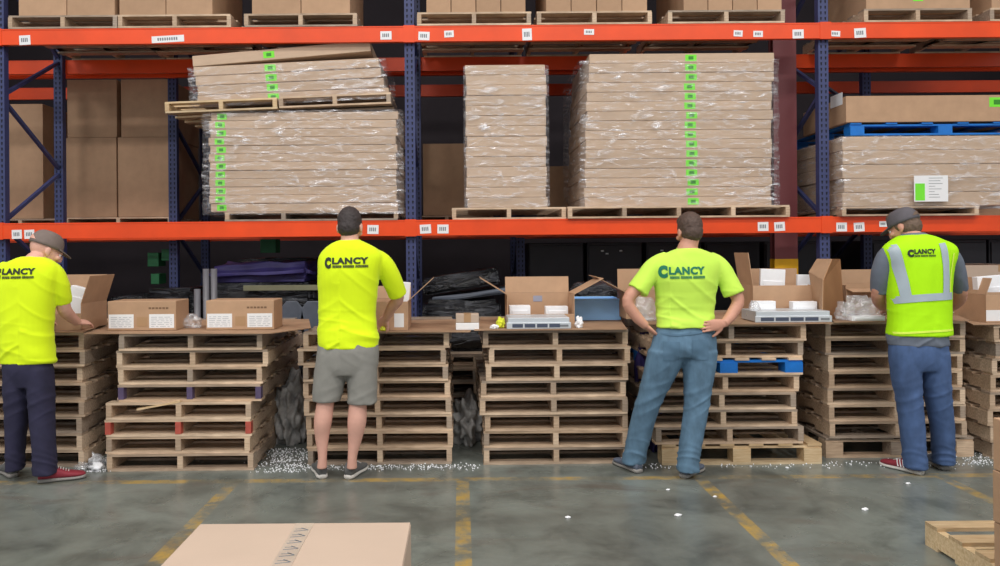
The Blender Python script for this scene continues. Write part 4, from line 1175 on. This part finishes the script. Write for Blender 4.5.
    for (hx, hy), (tx, ty), m_, s_, acc in sp['shoes']: shoe(root, (hx, hy), (tx, ty), m_, s_, accent=acc)
    return root
def G(px, py):
    """floor point under a measured pixel"""
    v = py - CY + ROLL * (px - CX); Y = F * EYE / v; return (X(px, Y, py), Y)

# man in grey shorts
Y2 = 5.08
person(dict(label='man in hi-vis yellow tee and grey shorts standing at the table, seen from behind', Y=Y2, foot=(343, 480), skin=skin1,
  head=(350, 226.5, .03), headrot=(math.radians(-6), math.radians(14)), neck=(350, 244, Y2 + .0),
  torso=[(350, 240, 10, .07, 0), (350, 243, 17, .085, 0), (351, 249, 27, .10, 0), (351, 258, 33, .115, 0), (349, 274, 31.5, .125, .0), (348, 295, 29.5, .122, .01), (347, 315, 29, .12, .01), (348, 335, 30.5, .128, 0), (348.5, 347, 31, .13, 0)],
  sleeveL=[(334, 254, Y2, .055), (329, 264, Y2 + .02, .066), (328, 284, Y2 + .07, .058), (330, 299, Y2 + .14, .055)],
  sleeveR=[(368, 254, Y2, .055), (381, 262, Y2 + .03, .068), (391, 278, Y2 + .08, .07), (398, 295, Y2 + .14, .064)],
  armL=[(333, 256, Y2, .05), (329, 275, Y2 + .06, .046), (330, 299, Y2 + .15, .04), (338, 312, Y2 + .28, .036), (352, 318, Y2 + .38, .028)],
  armR=[(374, 258, Y2, .05), (390, 276, Y2 + .08, .048), (398, 297, Y2 + .16, .043), (392, 307, Y2 + .24, .038), (386, 318, Y2 + .31, .028)],
  handL=((.5, .8, -.1), (0, -.2, -1), .5, 1), handR=((-.45, .65, -.55), (-.6, -.4, -.5), .6, -1),
  hips=[(348, 336, 29.5, .118, 0), (348, 350, 31, .128, 0), (347, 364, 31.5, .122, 0), (346.5, 374, 29.5, .105, 0)],
  legL=[(332, 352, 15, .11, 0), (330.5, 372, 16.5, .105, 0), (328, 390, 15.5, .095, 0), (326.5, 401, 14.5, .09, 0)],
  legR=[(362, 352, 15, .11, 0), (362, 372, 15.5, .105, 0), (362.5, 390, 15, .095, 0), (362, 403.5, 15, .09, 0)],
  blegL=[(332, 350, 15, .09, 0), (329, 380, 12, .08, 0), (325.5, 402, 9, .066, 0), (323, 421, 9.2, .062, -.01), (322, 438, 7, .048, 0), (322.5, 455, 4.6, .036, .0), (322, 468, 5.2, .04, .01)],
  blegR=[(362, 350, 15, .09, 0), (360, 380, 12, .08, 0), (358, 402, 9, .066, 0), (357, 421, 9.6, .062, -.01), (355, 440, 7, .048, 0), (352.5, 456, 4.8, .036, .0), (352, 468, 5.2, .04, .01)],
  hemy=398, long=False, kneeL=(325, 405), kneeR=(358, 405), pname='shorts', pm=shortm, sname='tee_shirt', sm=hivis,
  collar=(350, 241.5, .066, 0, .014), hair=hairk, hs=1.03, pfold=.006,
  logo=((323.8, 257.2, 330.5, 268.8), (331.5, 257.6, 368, 264.4), (332, 265.3, 368, 268), logok),
  shoes=[(G(322.5, 479), G(316.5, 466), shoeg, soleW, None), (G(348, 479.5), G(364, 467.5), shoeg, soleW, None)]))

# man with hands on hips
Y3 = 5.08
person(dict(label='man with hands on hips in lime tee and faded jeans, seen from behind', Y=Y3, foot=(668, 475), skin=skin2,
  head=(689.5, 231, .02), headrot=(math.radians(8), math.radians(12), math.radians(-3)), neck=(687.5, 249, Y3 + .0),
  torso=[(688, 248.5, 12, .075, 0), (688, 251.5, 20, .09, 0), (688, 257, 30, .10, 0), (687, 265.5, 36, .115, 0), (686, 280, 33, .125, .0), (685.5, 298, 30, .12, .01), (685, 312, 29, .118, .01), (685.5, 321, 30, .124, 0), (686, 327, 30.5, .128, 0)],
  sleeveL=[(668, 259, Y3, .055), (654, 267, Y3, .066), (645, 279, Y3 - .01, .068), (637, 291, Y3 - .02, .074)],
  sleeveR=[(708, 259, Y3, .055), (719, 267, Y3, .066), (727, 279, Y3 - .01, .066), (734, 294, Y3 - .02, .07)],
  armL=[(660, 262, Y3, .05), (643, 282, Y3 - .01, .047), (628, 300, Y3 - .03, .04), (636, 316, Y3 - .03, .038), (646, 326, Y3 - .03, .028)],
  armR=[(715, 262, Y3, .05), (729, 284, Y3 - .01, .047), (738, 300, Y3 - .03, .041), (732, 314, Y3 - .05, .038), (724, 323.5, Y3 - .10, .028)],
  handL=((.62, .3, -.5), (.6, .1, .5), .25, -1), handR=((-.92, -.12, -.12), (.05, 1, 0), .15, 1),
  hips=[(686, 323, 26, .10, 0), (685, 333, 30.5, .12, 0), (684, 345, 33, .128, 0), (682.5, 356, 33, .108, 0)],
  legL=[(668, 350, 20, .115, 0), (663, 366, 18.5, .11, .02), (656, 384, 15.5, .1, .05), (648, 404, 13.5, .09, .08), (641, 428, 12.5, .085, .12), (635.5, 452, 11.5, .08, .15), (634, 463, 12, .08, .16)],
  legR=[(700, 350, 18, .115, 0), (699, 368, 17, .11, 0), (698, 388, 14.5, .1, 0), (696, 410, 13, .09, 0), (692, 435, 12, .085, -.01), (688.5, 458, 11.5, .08, -.02), (688, 471, 12, .08, -.02)],
  blegL=[(668, 345, 16, .09, 0), (656, 384, 12, .08, .05), (647, 405, 10, .07, .08), (636, 448, 6, .045, .15), (634, 463, 6, .045, .16)],
  blegR=[(700, 345, 16, .09, 0), (698, 388, 12, .08, 0), (695, 410, 10, .07, 0), (689, 452, 6, .045, -.01), (688, 470, 6, .045, -.02)],
  kneeL=(650, 400), kneeR=(697, 405), pname='jeans', pm=denim, sname='tee_shirt', sm=limec, pockets=[(664, 342, 680, 361), (692, 340, 709, 360)],
  waistline=[(658, 333), (672, 335), (688, 334), (702, 332), (714, 329)],
  collar=(688, 249.5, .068, 0, .012), hair=hairb, hs=1.0, pfold=.007,
  logo=((660.5, 265.5, 669, 278.5), (670, 267, 706, 275), (671, 276.3, 706, 279), logog),
  shoes=[(G(639.5, 473.5), G(621, 465), shoeb, soleG, None), (G(683, 478.5), G(702, 468), shoeb, soleG, None)]))

# man in the vest
Y4 = 5.12
person(dict(label='man in green safety vest over grey tee, grey cap and blue jeans', Y=Y4, foot=(925, 473), skin=skin2,
  head=(904, 226.5, .06), headrot=(math.radians(36), math.radians(24)), neck=(912, 238, Y4 + .01),
  torso=[(914, 233, 11, .07, .01), (916, 237, 19, .085, 0), (918, 243, 29, .10, 0), (919, 252, 36, .115, 0), (919, 270, 33, .125, .0), (919, 290, 31, .125, .0), (918, 315, 30.5, .125, 0), (918, 335, 31, .13, 0), (918, 345, 31, .13, 0)],
  sleeveL=[(896, 250, Y4, .055), (886, 258, Y4 + .02, .064), (881, 274, Y4 + .05, .066), (880, 291, Y4 + .1, .062)],
  sleeveR=[(941, 250, Y4, .055), (951, 258, Y4 + .02, .064), (957, 274, Y4 + .06, .06), (960, 289, Y4 + .12, .052)],
  armL=[(892, 252, Y4, .05), (882, 272, Y4 + .05, .048), (878, 294, Y4 + .10, .044), (880, 304, Y4 + .22, .038), (886, 308, Y4 + .33, .028)],
  armR=[(946, 252, Y4, .05), (956, 272, Y4 + .06, .046), (961, 292, Y4 + .12, .041), (958, 302, Y4 + .24, .037), (950, 308, Y4 + .35, .028)],
  handL=((.35, .8, -.3), (.4, -.1, -.8), .5, -1), handR=((-.4, .8, -.3), (-.4, -.1, -.8), .5, 1),
  hips=[(918, 338, 29.5, .118, 0), (918, 350, 30.5, .128, 0), (919, 362, 31, .122, 0), (919, 370, 29, .105, 0)],
  legL=[(905, 352, 17, .115, 0), (906, 375, 16, .11, 0), (909, 400, 14, .1, 0), (912, 425, 13.5, .09, .0), (914, 450, 12.5, .085, .0), (915.5, 468, 13, .085, .0)],
  legR=[(934, 352, 15.5, .115, 0), (935, 375, 16, .11, .01), (938, 400, 14, .1, .02), (942, 425, 12.5, .09, .04), (943, 448, 11.5, .085, .06), (943.5, 464, 11.5, .085, .07)],
  blegL=[(905, 352, 14, .09, 0), (909, 400, 11, .08, 0), (914, 450, 6.5, .05, .0), (915, 466, 6, .045, .0)],
  blegR=[(934, 352, 13, .09, 0), (938, 400, 11, .08, .02), (943, 448, 6.5, .05, .06), (943, 462, 6, .045, .07)],
  kneeL=(909, 405), kneeR=(939, 405), pname='jeans', pm=denim2, sname='tee_shirt', sm=greyt, cap=capg, hair=hairg, capgap=hairg, hairlow=-.055, hs=.98, pfold=.006,
  collar=(913, 235, .07, .01, .01),
  vest=[(915.5, 234.5, 13, .085, .0), (917, 238, 23, .105, 0), (918.5, 243.5, 33, .122, 0), (919, 250, 38.5, .135, 0), (919, 258, 38, .138, 0), (919, 268, 35, .142, .0), (919, 290, 33, .142, .0), (919.5, 312, 32.5, .142, 0), (919.5, 326, 33, .146, 0), (919.5, 335, 34, .148, 0)],
  stripes=[('reflective_stripe', [(897, 245), (901, 262), (905, 280), (908, 297)], .056, reflm), ('reflective_stripe', [(943, 243), (945.5, 262), (946.5, 280), (946.5, 296)], .05, reflm),
           ('reflective_belt', [(884, 305), (905, 300), (925, 297.5), (955, 296)], .048, reflm),
           ('piping', [(883, 335), (905, 333.5), (925, 331.5), (956, 330)], .014, pipem), ('piping', [(887, 254), (891, 266), (892.5, 280), (892.5, 296)], .012, pipem), ('piping', [(956, 253), (954, 266), (952, 280), (952, 296)], .012, pipem)],
  logo=((910, 249.5, 915.5, 257.2), (916, 249, 937, 254), (916, 255, 937, 256.8), logok),
  shoes=[(G(922, 475), G(899, 469), shoer, soleW, white), (G(946, 470.5), G(938, 466.5), shoeb, soleG, None)]))

# man in brown cap at the left
Y1 = 5.07
person(dict(label='man in hi-vis yellow tee, brown cap and navy trousers at the left edge', Y=Y1, foot=(30, 480), skin=skin1,
  head=(46, 250, .07), headrot=(math.radians(-44), math.radians(24)), neck=(35, 262, Y1 + .0),
  torso=[(33, 256.5, 11, .07, .0), (32, 259.5, 19, .085, 0), (29, 265, 30, .105, 0), (27, 275, 35, .12, 0), (25, 292, 33.5, .13, .0), (24.5, 312, 31, .135, .0), (25, 335, 29.5, .135, 0), (26, 352, 29.5, .135, 0), (26.5, 363, 29.5, .135, 0)],
  sleeveL=[(8, 268, Y1, .055), (-3, 277, Y1 + .02, .066), (-6, 292, Y1 + .06, .066), (-5, 308, Y1 + .12, .064)],
  sleeveR=[(46, 266, Y1, .055), (55, 274, Y1 + .02, .064), (60, 288, Y1 + .05, .064), (62, 302, Y1 + .09, .062)],
  armL=[(4, 270, Y1, .05), (-5, 292, Y1 + .06, .047), (-4, 315, Y1 + .14, .042), (14, 322, Y1 + .28, .036), (36, 322, Y1 + .36, .028)],
  armR=[(50, 268, Y1, .05), (60, 288, Y1 + .05, .048), (64, 308, Y1 + .1, .045), (70, 316, Y1 + .2, .039), (77, 322, Y1 + .3, .029)],
  handL=((.6, .7, -.1), (.2, -.1, -.9), .5, -1), handR=((.35, .85, -.1), (-.3, .1, -.9), .5, 1),
  hips=[(27, 355, 25, .12, 0), (27.5, 366, 25.5, .13, 0), (28.5, 376, 25.5, .12, 0), (29, 386, 24, .1, 0)],
  legL=[(18, 368, 14.5, .115, 0), (17, 390, 14, .11, 0), (17, 415, 12.5, .1, 0.02), (15.5, 445, 9.5, .085, .03), (15, 470, 9.5, .08, .04)],
  legR=[(40, 368, 13.5, .115, 0), (41, 390, 14, .11, 0), (42, 415, 13.5, .1, 0), (44, 445, 12.5, .09, -.01), (45, 474, 13.5, .09, -.01)],
  blegL=[(18, 368, 12, .09, 0), (17, 410, 10, .08, .02), (15.5, 452, 6.5, .05, .03), (15.5, 468, 6, .045, .04)],
  blegR=[(40, 368, 12, .09, 0), (42, 410, 11, .08, 0), (44, 452, 6.5, .05, .0), (45, 472, 6, .045, .0)],
  kneeL=(17, 415), kneeR=(42, 415), pname='trousers', pm=navyp, sname='tee_shirt', sm=hivis, cap=capb, capgap=skin1, hs=1.02, hair=None, pfold=.006,
  collar=(34, 258.5, .068, 0, .01),
  logo=((-10.5, 268.5, -2, 280), (-.5, 268.5, 33, 275), (0, 276.5, 32, 279), logok),
  shoes=[(G(14, 478), G(4, 471), shoeg, soleG, None), (G(38, 483), G(78, 478), shoer, soleG, None)]))

# ---------------------------------------------------------------- light
def area(name, loc, sx, sy, e, col=(1, .97, .93), rot=(0, 0, 0)):
    l = bpy.data.lights.new(name, 'AREA'); l.shape = 'RECTANGLE'; l.size = sx; l.size_y = sy; l.energy = e; l.color = col
    o = bpy.data.objects.new(name, l); COL.objects.link(o); o.location = loc; o.rotation_euler = rot; return o
for i, x in enumerate((-6, -2, 2, 6)):
    area('high_bay_lamp', (x, -2.2, 7.9), 1.8, 1.0, 260)
    area('high_bay_lamp', (x, 2.2, 7.9), 1.8, 1.0, 170)
for x in (-4.5, 1, 6): area('rear_aisle_lamp', (x, 12, 8.0), 1.2, .6, 15)
w = bpy.data.worlds.new('w'); SC.world = w; w.use_nodes = True
w.node_tree.nodes['Background'].inputs[0].default_value = (.93, .97, 1, 1); w.node_tree.nodes['Background'].inputs[1].default_value = .8

# ---------------------------------------------------------------- camera
cam = bpy.data.cameras.new('camera'); co = bpy.data.objects.new('camera', cam); COL.objects.link(co); SC.camera = co
cam.sensor_fit = 'HORIZONTAL'; cam.sensor_width = 36; cam.lens = F * 36 / 1000
cam.shift_x = (500 - CX) / 1000; cam.shift_y = -(283 - CY) / 1000
co.matrix_world = Matrix.Translation((0, 0, EYE)) @ Matrix.Rotation(math.pi / 2, 4, 'X') @ Matrix.Rotation(-ROLL, 4, 'Z')
cam.clip_end = 100
SC.view_settings.view_transform = 'Standard'; SC.view_settings.look = 'None'; SC.view_settings.exposure = -0.22; SC.view_settings.gamma = 1
SC.view_settings.use_curve_mapping = False
